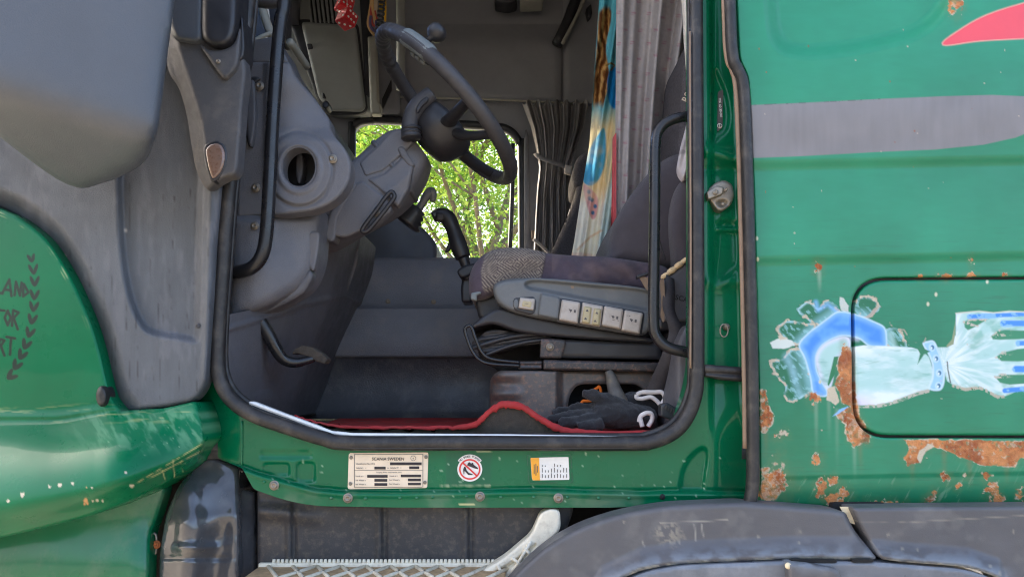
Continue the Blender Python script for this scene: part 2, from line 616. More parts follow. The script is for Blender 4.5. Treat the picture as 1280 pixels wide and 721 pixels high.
M['red_mat'] = mat("red_mat_cloth", c(186, 44, 42), 0.85, var=0.25, vscale=18, bump=0.7, bscale=500, dirt=c(112, 92, 78), damt=0.75, dscale=14)
M['red_trim'] = mat("red_mat_binding", c(160, 40, 42), 0.8, var=0.15, vscale=30, bump=0.4, bscale=500, dirt=c(120, 60, 52), damt=0.3)
M['mat_under'] = mat("mat_backing", c(58, 52, 48), 0.8, var=0.25, vscale=25, bump=0.5, bscale=400, dirt=c(120, 104, 88), damt=0.35)
M['curtain'] = mat("grey_curtain", attr=True, var=0.06, vscale=60, bump=0.5, bscale=1200, spec=0.1)
M['dark_curtain'] = mat("charcoal_curtain", c(142, 138, 137), 0.95, var=0.1, vscale=30, bump=0.5, bscale=900, spec=0.15)
M['webbing'] = mat("belt_webbing", c(58, 55, 58), 0.7, var=0.1, vscale=60, bump=0.4, bscale=900)
M['dice_red'] = mat("red_plush", c(206, 22, 36), 0.9, var=0.12, vscale=60, bump=0.6, bscale=700, sheen=0.3)
M['wheel'] = mat("steering_wheel_leather", c(64, 63, 66), 0.5, var=0.15, vscale=30, bump=0.3, bscale=700)
M['wheel_pad'] = mat("switch_pad_plastic", c(112, 118, 118), 0.5, var=0.1, vscale=40)
M['fender'] = mat("fender_grey_plastic", attr=True, var=0.08, vscale=7, bump=0.2, bscale=500, wob=0.003, wscale=5)
M['fender_low'] = mat("fender_lower_plastic", c(112, 117, 126), 0.35, var=0.12, vscale=8, bump=0.15, bscale=400, dirt=c(168, 172, 178), damt=0.45, dscale=9)
M['inner_fender'] = mat("glossy_inner_fender", c(66, 67, 71), 0.16, var=0.12, vscale=9, dirt=c(140, 140, 140), damt=0.15, dscale=20, wob=0.014, wscale=9, coat=0.8, coatr=0.08)
M['step_well'] = mat("dusty_black_panel", c(60, 58, 60), 0.5, var=0.2, vscale=10, bump=0.3, bscale=300, dirt=c(150, 136, 112), damt=0.3, dscale=60)
M['void'] = mat("shade_black", c(22, 22, 24), 0.8, var=0.2)  # near-black colour stands in for shade in gaps, holes and pockets
M['mud'] = mat("dried_mud", c(176, 146, 108), 0.95, var=0.3, vscale=60, bump=1.0, bscale=160)
M['amber'] = mat("dusty_amber_lens", c(124, 98, 84), 0.3, var=0.15, vscale=40, coat=0.6, dirt=c(96, 84, 78), damt=0.6, dscale=40)
M['pad_rubber'] = mat("worn_pedal_rubber", c(74, 66, 58), 0.85, var=0.3, vscale=60, bump=0.9, bscale=260)
M['tape'] = mat("cream_tape", c(222, 206, 172), 0.7, var=0.15, vscale=60, dirt=c(120, 100, 70), damt=0.5, dscale=80)
M['foam'] = mat("exposed_foam", c(232, 204, 160), 0.9, var=0.2, vscale=90, bump=0.8, bscale=300)
M['red_cloth'] = mat("faded_red_cloth", c(206, 92, 94), 0.9, var=0.15, vscale=30, bump=0.4, bscale=500)
M['bark'] = mat("bark", c(126, 112, 96), 0.9, var=0.3, vscale=8, bump=0.8, bscale=30)
M['ground'] = mat("gravel_ground", c(124, 116, 104), 0.9, var=0.3, vscale=3, bump=0.6, bscale=40, dirt=c(92, 96, 70), damt=0.6, dscale=0.6)
M['yellow_tape'] = mat("yellow_tape", c(222, 170, 40), 0.6, var=0.15)
M['strap_red'] = mat("lanyard_red", c(176, 74, 70), 0.8, var=0.15)
M['strap_tan'] = mat("lanyard_tan", c(200, 164, 112), 0.8, var=0.15)
M['strap_violet'] = mat("lanyard_violet", c(92, 84, 124), 0.8, var=0.15)
M['strap_pale'] = mat("lanyard_pale", c(176, 164, 150), 0.8, var=0.15)

def glass(name, tint=(1, 1, 1), gl=0.06, rough=0.02):
    m = bpy.data.materials.new(name)
    m.use_nodes = True
    nd, ln = m.node_tree.nodes, m.node_tree.links
    nd.remove(nd["Principled BSDF"])
    tr, gs, mx = nd.new("ShaderNodeBsdfTransparent"), nd.new("ShaderNodeBsdfGlossy"), nd.new("ShaderNodeMixShader")
    tr.inputs[0].default_value = (*tint, 1)
    gs.inputs["Roughness"].default_value = rough
    fr = nd.new("ShaderNodeFresnel")
    fr.inputs[0].default_value = 1.22
    ln.new(fr.outputs[0], mx.inputs[0])
    ln.new(tr.outputs[0], mx.inputs[1])
    ln.new(gs.outputs[0], mx.inputs[2])
    ln.new(mx.outputs[0], nd["Material Output"].inputs[0])
    return m
M['glass'] = glass("clear_glass", (0.93, 0.96, 0.94))
M['glass_blue'] = glass("blue_tinted_glass", (0.10, 0.13, 0.20))

def leafmat(name, a, b):
    m = bpy.data.materials.new(name)
    m.use_nodes = True
    nd, ln = m.node_tree.nodes, m.node_tree.links
    bs = nd["Principled BSDF"]
    oi = nd.new("ShaderNodeTexCoord")
    nz = nd.new("ShaderNodeTexNoise")
    nz.inputs["Scale"].default_value = 2.6
    nz.inputs["Detail"].default_value = 6
    ln.new(oi.outputs["Object"], nz.inputs["Vector"])
    rp_ = nd.new("ShaderNodeMapRange")
    rp_.inputs[1].default_value, rp_.inputs[2].default_value = 0.38, 0.62
    ln.new(nz.outputs["Fac"], rp_.inputs[0])
    mx = nd.new("ShaderNodeMix")
    mx.data_type = 'RGBA'
    mx.inputs[6].default_value, mx.inputs[7].default_value = (*a, 1), (*b, 1)
    ln.new(rp_.outputs[0], mx.inputs[0])
    ln.new(mx.outputs[2], bs.inputs["Base Color"])
    bs.inputs["Roughness"].default_value = 0.5
    tl, sh = nd.new("ShaderNodeBsdfTranslucent"), nd.new("ShaderNodeMixShader")
    hs = nd.new("ShaderNodeHueSaturation")
    hs.inputs["Value"].default_value = 1.5
    hs.inputs["Hue"].default_value = 0.497
    ln.new(mx.outputs[2], hs.inputs["Color"])
    ln.new(hs.outputs[0], tl.inputs[0])
    sh.inputs[0].default_value = 0.5
    ln.new(bs.outputs[0], sh.inputs[1])
    ln.new(tl.outputs[0], sh.inputs[2])
    ln.new(sh.outputs[0], nd["Material Output"].inputs[0])
    return m
M['leaf'] = leafmat("leaf_green", c(84, 134, 54), c(146, 178, 74))
M['leaf2'] = leafmat("leaf_yellow_green", c(100, 146, 58), c(172, 190, 86))
# ------------------------------------------------------------------ the truck: outer panels
truck = thing("truck_cab", "green truck cab with open doorway, rusty airbrushed side panel and grey plastic guards", "truck", (0.3, 1.0, 0.0))

def over(col, m, rgb, rough=None):
    k = m[:, None]
    col[:, :3] = col[:, :3] * (1 - k) + np.array(rgb) * k
    if rough is not None:
        col[:, 3] = col[:, 3] * (1 - m) + rough * m
    return col

G_FADE, G_DEEP = np.array(c(30, 144, 106)), np.array(c(2, 110, 73))
RUST_A, RUST_B, CREAM = np.array(c(158, 84, 42)), np.array(c(214, 142, 84)), np.array(c(206, 194, 170))

HATCH = rp([(1066.5, 350.5), (1700, 346.5), (1700, 545), (1069.5, 543.5)], 42, 9)
HATCH_HOLE = rp([(1063, 347), (1704, 343), (1704, 548.5), (1066, 547)], 45, 9)
RUSTS = [  # cx, cy, rx, ry, angle, cream share
    (1195, 5, 7, 9, 0.4, 0.5), (966, 606, 14, 19, 0.2, 0.35), (972, 596, 8, 10, 0, 0.4), (1027, 609, 6, 9, 0.3, 0.05), (1042, 600, 6, 4, -0.6, 0.1),
    (1054, 617, 7, 5, -0.4, 0.15), (1041, 623, 7, 5, -0.3, 0.15), (1050, 627, 3, 2, 0, 0.5), (1021, 574, 5, 4.5, 0, 0.1), (1182, 596, 5, 4, 0.6, 0.3), (1197, 607, 3.5, 3, 0, 0.3),
    (1168, 616, 3, 3.5, 0, 0.3), (1162, 623, 5, 3, -0.3, 0.4), (1233, 594, 4.5, 4, 0, 0.2), (1241, 611, 7, 6, 0.3, 0.25), (1247, 625, 7, 5, -0.2, 0.25), (1276, 618, 5, 6, 0, 0.6),
    (1098, 632, 24, 5, 0, 0.2), (991, 634, 7, 3, 0, 0.1), (1018, 497.5, 5, 5, 0, 0.0), (1023, 334, 4, 5, 0, 0.0), (1150, 345, 3, 2, 0, 0), (1182, 344.5, 7, 2.4, 0, 0),
    (1214, 343.5, 4, 2.4, 0, 0.1), (1256, 343, 3, 2, 0, 0), (976, 542, 6, 3.5, -0.4, 0.95), (1213, 326, 2.5, 4, 0, 0.95), (1055, 437, 3, 6, 0, 0), (946, 570, 2, 6, 0, .6), (1207, 594, 2, 2, 0, 1)]
Z1 = lambda pts: [(950 + 0.2911 * a, 360 + 0.2911 * b) for a, b in pts]
Z2 = lambda pts: [(1100 + 0.222 * a, 360 + 0.222 * b) for a, b in pts]

def paint_panel(x, y):
    n = len(x)
    col = np.zeros((n, 4))
    col[:, 3] = 0.46
    f = fbm(x, y * 0.6, 90, 4, 1)
    grain = fbm(x * 0.25, y, 5, 3, 2)
    k = np.clip(0.42 + 0.9 * (f - 0.5) + 0.2 * (grain - 0.5) + 0.25 * ss(420, 100, y) - 0.55 * ss(590, 640, y), 0, 1)[:, None]
    col[:, :3] = G_DEEP * (1 - k) + G_FADE * k
    # fine sanding scratches low down
    sc = ss(0.66, 0.8, fbm(x * 0.9 + y * 0.45, y * 0.16, 3.0, 3, 9)) * ss(560, 625, y) * 0.35
    over(col, sc, c(150, 178, 150))
    hz = ss(0.7, 0.86, fbm(x * 0.05, y, 1.6, 2, 10)) * 0.3 * ss(240, 330, y)
    over(col, hz, c(30, 92, 66))
    # grey stripe and red swoosh
    band = [(930, 132), (1000, 129), (1100, 124), (1180, 120.5), (1240, 119), (1290, 121), (1325, 128), (1330, 140), (1300, 160), (1270, 172), (1230, 181), (1170, 187), (1100, 190), (1000, 195.5), (930, 198)]
    bm_ = pmask(band, x, y, 0.7)
    gcol = np.array(c(133, 130, 133))
    w = 0.9 + 0.13 * (fbm(x, y * 0.12, 5, 4, 4) - 0.5) + 0.2 * (fbm(x, y, 40, 3, 6) - 0.5)
    col[:, :3] = col[:, :3] * (1 - bm_[:, None]) + gcol * w[:, None] * bm_[:, None]
    col[:, 3] += 0.1 * bm_
    over(col, smask([(930, 132), (1000, 129), (1100, 124)], x, y, 1.0, 0.6) * 0.6 * (fbm(x, y, 4, 2, 3) > 0.5), c(60, 60, 60))
    red = spl([(1179, 56), (1200, 38), (1235, 19), (1290, 2), (1400, -25), (1400, 42), (1280, 48), (1225, 51)], 6, True)
    over(col, pmask(red, x, y, 1.2, grow=1.3), c(226, 160, 140))
    over(col, pmask(red, x, y, 0.6), c(232, 74, 84), 0.4)
    # ---- airbrushed arm and torn metal
    WHT, PALE, SKY, BLU = c(220, 232, 234), c(170, 208, 204), c(126, 180, 232), c(60, 136, 222)
    tex = fbm(x * 0.35, y, 9, 4, 21)
    flapg = np.array(c(2, 104, 66))
    RING0 = [(1017, 491), (1006, 447), (999, 431), (1023, 407), (1047, 390), (1078, 396), (1105, 409), (1107, 433)]
    for pl in (Z1([(165, 100), (170, 82), (215, 60), (250, 92), (292, 55), (335, 102), (255, 160), (195, 128)]), Z1([(92, 155), (130, 140), (190, 152), (240, 162), (165, 240), (110, 215), (75, 182)]),
               Z1([(45, 315), (90, 308), (155, 255), (190, 300), (215, 380), (225, 440), (180, 465), (130, 485), (105, 462), (112, 420), (70, 372)]),
               Z1([(405, 75), (430, 40), (482, 46), (512, 78), (462, 128), (412, 105)]), Z2([(35, 240), (100, 232), (150, 320), (150, 335), (40, 330)])):
        pl = [tuple(q) for q in spl(pl, 3, True)]
        over(col, pmask(pl, x, y, 1.0), flapg)
        inn = pmask(pl, x, y, 2.2, 2.0, 7, 31, -1.4)
        full = pmask(pl, x, y, 0.9, 2.0, 7, 31, 0.8)
        over(col, np.clip(full - inn, 0, 1) * (0.25 + 0.75 * ss(0.36, 0.6, fbm(x, y, 11, 3, 31))), c(166, 208, 216))
        over(col, pmask(pl, x, y, 1.0) * ss(15, 1, pdist(RING0, x, y, False)[0] if len(x) else x) * 0.55, c(150, 204, 220))
        over(col, pmask(pl, x, y, 1.0) * ss(0.60, 0.72, fbm(x * 0.5 + y * 0.5, y - x, 5, 3, 37)) * 0.5, c(150, 204, 210))
        rimm = np.clip(pmask(pl, x, y, 0.7, 4.2, 6, 33, 1.8) - pmask(pl, x, y, 0.7, 4.2, 6, 33, -1.6), 0, 1)
        over(col, rimm * ss(0.46, 0.52, fbm(x, y, 9, 3, 34)), CREAM * (0.75 + 0.3 * fbm(x, y, 2.5, 2, 38))[:, None], 0.85)
        over(col, np.clip(pmask(pl, x, y, 0.6, 3.2, 6, 33, 2.6) - pmask(pl, x, y, 0.6, 3.2, 6, 33, 1.6), 0, 1) * 0.5, c(20, 84, 58))
    over(col, smask(Z1([(115, 295), (140, 350), (160, 420), (170, 450)]), x, y, 9, 5) * 0.6 * (0.4 + tex), c(160, 206, 226))
    over(col, smask(Z1([(240, 60), (250, 95), (290, 70), (330, 100)]), x, y, 5, 3) * 0.7, SKY)
    over(col, smask(Z2([(60, 260), (80, 330)]), x, y, 7, 4) * 0.6, PALE)
    shard = Z1([(45, 235), (90, 210), (140, 225), (152, 245), (100, 262), (55, 258)])
    over(col, pmask(shard, x, y, 0.8, 1.2, 5, 2), c(206, 214, 206))
    over(col, pmask(Z1([(75, 205), (95, 200), (108, 218), (85, 222)]), x, y, 0.7, 1.5, 4), CREAM, 0.8)
    over(col, pmask(Z1([(342, 35), (360, 45), (382, 75), (382, 105), (345, 95)]), x, y, 0.7, 1.2, 5), c(196, 204, 196), 0.8)
    over(col, pmask(Z1([(455, 125), (500, 80), (508, 92), (470, 128)]), x, y, 0.7, 1.2, 4), c(176, 166, 152), 0.8)
    ring = spl([(999, 431), (1010, 417), (1023, 407), (1036, 397), (1047, 390), (1062, 391), (1078, 396), (1092, 402), (1105, 409), (1108, 422), (1107, 433), (1096, 434), (1085, 431), (1073, 422.5),
                (1052, 419.5), (1032, 428), (1021, 441), (1020, 459), (1026, 475), (1034, 489), (1031, 495), (1017, 491), (1013, 471), (1006, 447)], 4, True)
    rm = pmask(ring, x, y, 0.9)
    over(col, rm, BLU, 0.4)
    over(col, rm * ss(0.5, 0.8, fbm(x, y, 16, 3, 41)) * 0.5, c(110, 176, 240))
    over(col, smask(ring, x, y, 9.0, 5.0, True) * 0.6 * rm, c(150, 200, 242))
    over(col, smask([(1030, 431), (1040, 425), (1052, 422), (1062, 423)], x, y, 1.4, 0.8) * 0.7, c(60, 60, 92))
    over(col, smask([(1022, 446), (1030, 433), (1050, 422), (1072, 424)], x, y, 5, 3) * 0.5, c(206, 196, 236))
    over(col, smask(ring, x, y, 1.8, 1.2, True) * 0.8, c(196, 222, 240))
    fist = spl([(1021, 442), (1032, 429), (1052, 421), (1062, 424), (1062, 436), (1050, 446), (1044, 462), (1040, 480), (1035, 488), (1027, 475), (1021, 459)], 4, True)
    over(col, pmask(fist, x, y, 1.2), PALE, 0.5)
    over(col, pmask(fist, x, y, 5, grow=-1) * 0.0 + smask(fist, x, y, 7, 4, True) * pmask(fist, x, y, 1) * 0.8, c(222, 216, 238))
    over(col, pmask(fist, x, y, 1) * ss(0.5, 0.75, tex) * 0.6, c(92, 158, 140))
    over(col, pmask(Z1([(318, 295), (338, 292), (322, 370), (295, 420), (290, 412)]), x, y, 0.7), c(16, 116, 68))
    arm = [(1064, 434), (1080, 431.5), (1110, 432.5), (1140, 434.5), (1152, 438), (1161, 446), (1166, 462), (1167, 474), (1162, 487), (1150, 489), (1135, 494), (1115, 502), (1095, 506), (1064, 506)]
    am = pmask(arm, x, y, 0.9)
    yc = (y - 434) / 72
    over(col, am, PALE, 0.5)
    over(col, am * np.clip(ss(0.36, 0.7, tex) * 0.6 + 0.85 * ss(0.62, 0.95, yc) + 0.5 * ss(0.2, 0.0, yc), 0, 1), WHT)
    over(col, am * ss(0.72, 1.0, yc) * ss(1110, 1070, x) * 0.7, c(214, 200, 236))
    over(col, am * ss(0.5, 0.78, fbm(x * 0.22, y + x * 0.08, 4, 4, 51)) * 0.5 * ss(0.8, 0.4, yc), c(100, 166, 146))
    edge = [(1064, 507), (1095, 507.5), (1112, 504), (1130, 498), (1148, 491), (1160, 488.5)]
    over(col, smask(edge, x, y, 4.5, 0.8) * (0.25 + 0.75 * ss(0.4, 0.5, fbm(x, y, 3, 3, 61))), c(190, 186, 170), 0.85)
    hand = [(1172, 434), (1184, 434), (1191, 426), (1195, 418), (1195, 392), (1210, 390), (1224, 389), (1242, 391), (1260, 389), (1300, 391), (1330, 398), (1345, 420), (1330, 470), (1300, 484),
            (1270, 489), (1256, 495), (1243, 493), (1233, 487), (1224, 483), (1206, 486), (1192, 481), (1184, 476), (1180, 462)]
    hm = pmask(hand, x, y, 0.9)
    over(col, hm, PALE, 0.5)
    rad = fbm(np.arctan2(y - 455, x - 1180) * 40, np.hypot(x - 1180, y - 455) * 0.15, 4, 3, 71)
    over(col, hm * np.clip(ss(0.36, 0.72, rad) * 0.75 + ss(20, 0, np.abs(x - 1190)) * 0.6, 0, 1), WHT)
    over(col, hm * ss(0.5, 0.78, fbm(x * 0.6, y, 12, 4, 72)) * 0.55, c(96, 164, 142))
    for gp in ([(1205, 402), (1213, 399), (1233, 399.5), (1220, 408), (1210, 412.5), (1206, 409)], [(1239, 420), (1246, 414), (1256, 412), (1300, 414), (1300, 422), (1268, 424), (1250, 424.5), (1241, 424)],
               [(1245, 446), (1252, 441), (1272, 436), (1300, 434), (1300, 450), (1272, 451.5), (1252, 451)], [(1244, 471), (1252, 468), (1275, 468), (1300, 468), (1300, 478), (1262, 480.5), (1250, 478)]):
        over(col, pmask(gp, x, y, 0.9), c(44, 130, 92), 0.45)
        over(col, smask(gp[:4] + gp[:1], x, y, 3.4, 0.8) * ss(0.46, 0.56, fbm(x, y, 3.5, 3, 62)) * ss(1268, 1250, x), c(196, 190, 174), 0.85)
    for q, w_ in (([(1212, 395.5), (1250, 394), (1300, 391.5)], 5), ([(1254, 404), (1300, 404)], 7), ([(1273, 429), (1300, 428)], 6), ([(1270, 461), (1300, 461)], 8), ([(1256, 488), (1300, 484)], 6)):
        over(col, smask(q, x, y, w_, 1.0), BLU)
        over(col, smask(q, x, y, w_ + 1.5, 1.2) * ss(0.5, 0.62, fbm(x, y, 6, 3, 74)), SKY)
    over(col, smask([(1195, 391.5), (1224, 389), (1242, 391), (1262, 389), (1300, 391)], x, y, 1.8, 0.7) * 0.8, c(206, 206, 190))
    low = [(1192, 482), (1207, 486.5), (1224, 484), (1235, 489), (1247, 496), (1258, 494.5)]
    over(col, smask(low, x, y, 4, 0.8) * ss(0.44, 0.52, fbm(x, y, 3, 3, 63)), c(186, 180, 160), 0.85)
    over(col, pmask([(1183, 432), (1190, 424), (1194, 402), (1194, 416), (1192, 430), (1184, 434)], x, y, 0.7), c(136, 148, 112))
    wb = spl([(1154, 430), (1160, 427), (1167, 427), (1172, 437), (1177, 451), (1180, 466), (1179, 480), (1174, 487), (1162, 485), (1166, 472), (1166, 456), (1161, 442)], 4, True)
    wm = pmask(wb, x, y, 0.7)
    over(col, wm, c(150, 196, 244), 0.4)
    over(col, smask(wb, x, y, 2.2, 1.0, True) * 0.8, c(206, 226, 244))
    for qx, qy in ((1165, 434), (1170, 448), (1174, 466), (1173, 482)):
        over(col, emask(x, y, qx, qy, 4.2, 5, 0.25), c(186, 216, 246))
        over(col, emask(x, y, qx + .5, qy, 2.4, 3, 0.3), c(60, 116, 150))
        over(col, emask(x, y, qx - .8, qy + .8, 1.1, 1.6, 0.4), WHT)
    over(col, smask([(1184, 452), (1185, 462), (1188, 478)], x, y, 1.5, 0.7), c(60, 74, 66))
    star = [(1152, 428), (1156, 436), (1163, 439), (1155, 443), (1147, 455), (1150, 442), (1147, 436)]
    over(col, pmask(star, x, y, 0.8), c(30, 118, 78))
    over(col, smask([(1110, 400), (1118, 412), (1130, 412), (1140, 428), (1154, 430), (1158, 421)], x, y, 1.6, 0.7) * ss(0.4, 0.55, fbm(x, y, 5, 3, 64)), c(150, 150, 128))
    # ---- rust: where the paint has gone, with creamy filler round it
    speck = fbm(x, y, 4.5, 4, 81)
    def rust(mask, rim, creamy, stain=None):
        if stain is not None:
            over(col, stain * (0.25 + 0.5 * fbm(x, y, 6, 3, 88)) * 0.5, c(96, 116, 74), 0.6)
        mask = mask * (1 - 0.5 * ss(0.66, 0.72, fbm(x, y, 4.5, 3, 87)))
        over(col, rim * ss(0.42, 0.6, fbm(x, y, 5, 3, 84)), CREAM, 0.85)
        tone = (ss(0.3, 0.62, fbm(x, y, 16, 4, 82)) * 0.8 + 0.2 * ss(0.4, 0.6, fbm(x, y, 3, 2, 86)))[:, None]
        rc = RUST_A * (1 - tone) + RUST_B * tone
        mk = (mask * (1 - creamy * ss(0.44, 0.52, speck)))[:, None]
        col[:, :3] = col[:, :3] * (1 - mk) + rc * mk
        dk = (mask * ss(0.62, 0.72, fbm(x, y, 6, 3, 83)) * 0.5)[:, None]
        col[:, :3] = col[:, :3] * (1 - dk * 0.6) + np.array(c(120, 66, 38)) * dk * 0.6
        col[:, 3] = col[:, 3] * (1 - mask) + 0.9 * mask
    for i, (cx, cy, rx, ry, an, cr) in enumerate(RUSTS):
        jr = max(3.0, 0.75 * min(rx, ry))
        rust(emask(x, y, cx, cy, rx * 1.1, ry * 1.1, 0.12, an, 1.1, jr, 90 + i), emask(x, y, cx, cy, rx * 1.18 + .4, ry * 1.18 + .4, 0.1, an, 1.1, jr, 90 + i), cr, emask(x, y, cx, cy + 1.5, rx * 1.9 + 1, ry * 2.0 + 2, 0.5, an, 0.6, 9, 90 + i))
    plate = [(1061, 434), (1052, 443), (1046, 457), (1050, 468), (1043, 480), (1050, 492), (1052, 503), (1063, 508), (1069, 512), (1071, 503), (1069, 480), (1066, 455), (1064, 440)]
    rust(pmask(plate, x, y, 0.7, 2.0, 8, 101), pmask(plate, x, y, 0.7, 2.0, 8, 101, 0.8), 0.08, pmask(plate, x, y, 4, 3, 9, 101, 3))
    drip = [(1046, 518), (1056, 512), (1071, 505), (1075, 520), (1081, 530), (1087, 545), (1086, 555), (1077, 554), (1068, 559), (1060, 550), (1056, 540), (1058, 530), (1049, 524)]
    rust(pmask(drip, x, y, 0.7, 2.2, 7, 102), pmask(drip, x, y, 0.7, 2.2, 7, 102, 1.2), 0.42, pmask(drip, x, y, 4, 3, 9, 102, 4))
    over(col, pmask(Z1([(290, 430), (320, 420), (342, 490), (325, 500), (285, 480)]), x, y, 0.8, 1.5, 6), CREAM, 0.85)
    over(col, pmask(Z1([(312, 550), (340, 520), (378, 508), (340, 540)]), x, y, 0.8, 1.0, 6), SKY)
    lng = [(1130, 549), (1200, 550), (1320, 551), (1500, 550), (1500, 568), (1320, 576), (1290, 572), (1275, 572), (1268, 583), (1250, 582), (1225, 580), (1205, 573), (1190, 565), (1178, 561), (1166, 557), (1156, 565), (1147, 578), (1135, 581), (1130, 572), (1137, 560)]
    rust(pmask(lng, x, y, 0.7, 2.6, 9, 103), pmask(lng, x, y, 0.7, 2.6, 9, 103, 0.8), 0.06, pmask(lng, x, y, 5, 4, 11, 103, 5))
    over(col, pmask([(1146, 572), (1150, 562), (1160, 555), (1168, 557), (1158, 563), (1150, 578)], x, y, 0.7, 1.5, 5), CREAM, 0.85)
    crm = [(950, 488), (957, 486), (959, 500), (963, 512), (967, 520), (963, 532), (956, 540), (950, 538)]
    rust(pmask(crm, x, y, 0.7, 2, 6, 104), pmask(crm, x, y, 0.7, 2, 6, 104, 1.0), 0.72)
    for dx, d0, d1 in ((957, 538, 580), (966, 622, 636), (1027, 616, 634), (1140, 578, 612), (1180, 565, 600), (1212, 578, 620), (1258, 580, 615), (1075, 556, 600), (1241, 616, 634), (1182, 346, 358)):
        over(col, smask([(dx, d0), (dx + 1.5, d1)], x, y, 5, 3.5) * 0.35 * ss(d1, d0, y), c(124, 104, 62), 0.55)
    for dx, d0, d1, am_ in ((1020, 502, 580, 0.22), (1036, 500, 560, 0.18), (1046, 512, 600, 0.15), (1024, 340, 372, 0.35), (1068, 560, 610, 0.2)):
        over(col, smask([(dx, d0), (dx + 1, d1)], x, y, 4, 2.4) * am_ * ss(d1, d0, y), c(190, 200, 180))
    # scattered chips
    g = np.random.default_rng(11)
    for k_ in range(44):
        qx, qy = g.uniform(945, 1280), g.uniform(20, 632)
        if k_ > 45:
            qy = g.uniform(560, 632)
        over(col, emask(x, y, qx, qy, g.uniform(0.5, 1.3), g.uniform(0.5, 1.3), 0.4) * 0.7, [CREAM, RUST_A][int(g.random() < 0.35)] * 0.9, 0.8)
    for qx, qy in ((946, 298), (947, 324), (1025, 477), (1234, 352), (1170, 368), (1160, 380)):
        over(col, emask(x, y, qx, qy, 1.8, 2.6, 0.4), c(200, 200, 170))
    return np.clip(col, 0, 1)

REC = spl([(962, -260), (964, -60), (967, 20), (975, 52), (1000, 63), (1050, 60), (1100, 51), (1145, 38), (1172, 15), (1190, -20), (1225, -120), (1260, -260)], 6, True)
def h_panel(x, y):
    t = y + 0.02 * (x - 945)
    h = -0.008 * ss(199, 215, t) - 0.008 * ss(319, 334, t) + 0.010 * ss(335, 560, t)
    h = h - 0.004 * ss(594, 602, t) - 0.022 * np.clip((t - 600) / 45, 0, 1.2) ** 2
    w = (y < 120)
    if w.any():
        d = pdist(REC, x[w], y[w])[0]
        d = np.where(inside(REC, x[w], y[w]), d, -d)
        h[w] -= 0.030 * ss(-13, 10, d)
    h = h + 0.012 * ss(-40, 110, t) * ss(215, 120, t)
    return h

xs_p = np.concatenate([np.arange(898, 1286, 1.0), np.arange(1290, 1815, 15.0)])
ys_p = np.concatenate([np.arange(-420, -5, 15.0), np.arange(-4, 642, 1.0)])
PANEL = rp([(902, -415), (921, 0, 2), (925, 76, 14), (935, 94, 14), (938, 130, 20), (943, 260, 10), (947, 420, 10), (949.5, 520, 5), (950.5, 600, 5), (948, 637, 3), (1280, 633.5, 0), (1800, 628, 0), (1800, -415, 0)], 6)
YS = -0.03
side = relief("side_panel", M['paint'], truck, PANEL, YS, holes=[HATCH_HOLE], rnd=2.5, h=h_panel, depth=0.05, col=paint_panel, xs=xs_p, ys=ys_p)
side["label"] = "faded green steel side panel behind the door opening with rust and grey stripe"
hatch = relief("hatch_door", M['paint'], truck, HATCH, YS + 0.0015, rnd=4.0, h=h_panel, depth=0.03, col=paint_panel,
               xs=np.concatenate([np.arange(1060, 1286, 1.0), np.arange(1290, 1715, 15.0)]), ys=np.arange(344, 548, 1.0))
hatch["label"] = "rounded green locker hatch with airbrushed white arm and blue wristband"
relief("hatch_frame", M['blackplastic'], truck, rp([(1055, 340), (1715, 336), (1715, 558), (1058, 556)], 45), YS + 0.035, cell=12, depth=0.01)

# rubber edge of the side panel
edge = [(905, -300), (912, 0), (915.5, 70), (922, 88), (929, 110), (932.5, 180), (936, 300), (939.5, 450), (941, 560), (940.5, 606), (936, 634)]
tube("panel_edge_seal", M['rubber'], truck, [U(a, b, -0.034) for a, b in edge], 0.0125, 14, 6, flat=1.3)
tube("panel_edge_lip", M['rubber_worn'], truck, [U(a - 7.5 - 2 * (b > 90), b, -0.030) for a, b in edge[:-2]], 0.0052, 8, 6)

# door frame: pillar and sill pressed from one sheet
SEAM = np.array([(240, 566), (303, 583), (321, 590), (356, 600), (393, 610), (431, 613.5), (500, 614), (675, 611), (800, 614.5), (840, 613.5), (950, 615)])
FRAME = rp([(243, 455, 4), (243, 525, 8), (257, 566, 6), (303, 585, 3), (317, 611, 5), (356, 625, 20), (393, 632, 20), (500, 634, 3), (760, 634, 3), (946, 627, 2), (943, 480, 4), (938, 300, 4), (932, 110, 8), (918, 70, 8), (912, -300, 0),
            (860, -300, 0), (866, 0, 0), (866, 470, 30), (845, 535, 30), (815, 547, 10), (430, 547, 20), (300, 506, 20), (272, 478, 20), (262, 455, 4)], 8)
POCKET = spl([(893, 90), (898, 96), (907, 118), (911, 145), (908, 163), (898, 172), (891, 176), (890, 130)], 5, True)
FACET = spl([(899, 282), (914, 278), (924, 290), (925, 325), (915, 338), (903, 350), (893, 352), (896, 315)], 5, True)
ARCH = spl([(850, 640), (851, 600), (858, 578), (870, 564), (880, 560), (884, 570), (880, 600), (876, 640)], 5, True)
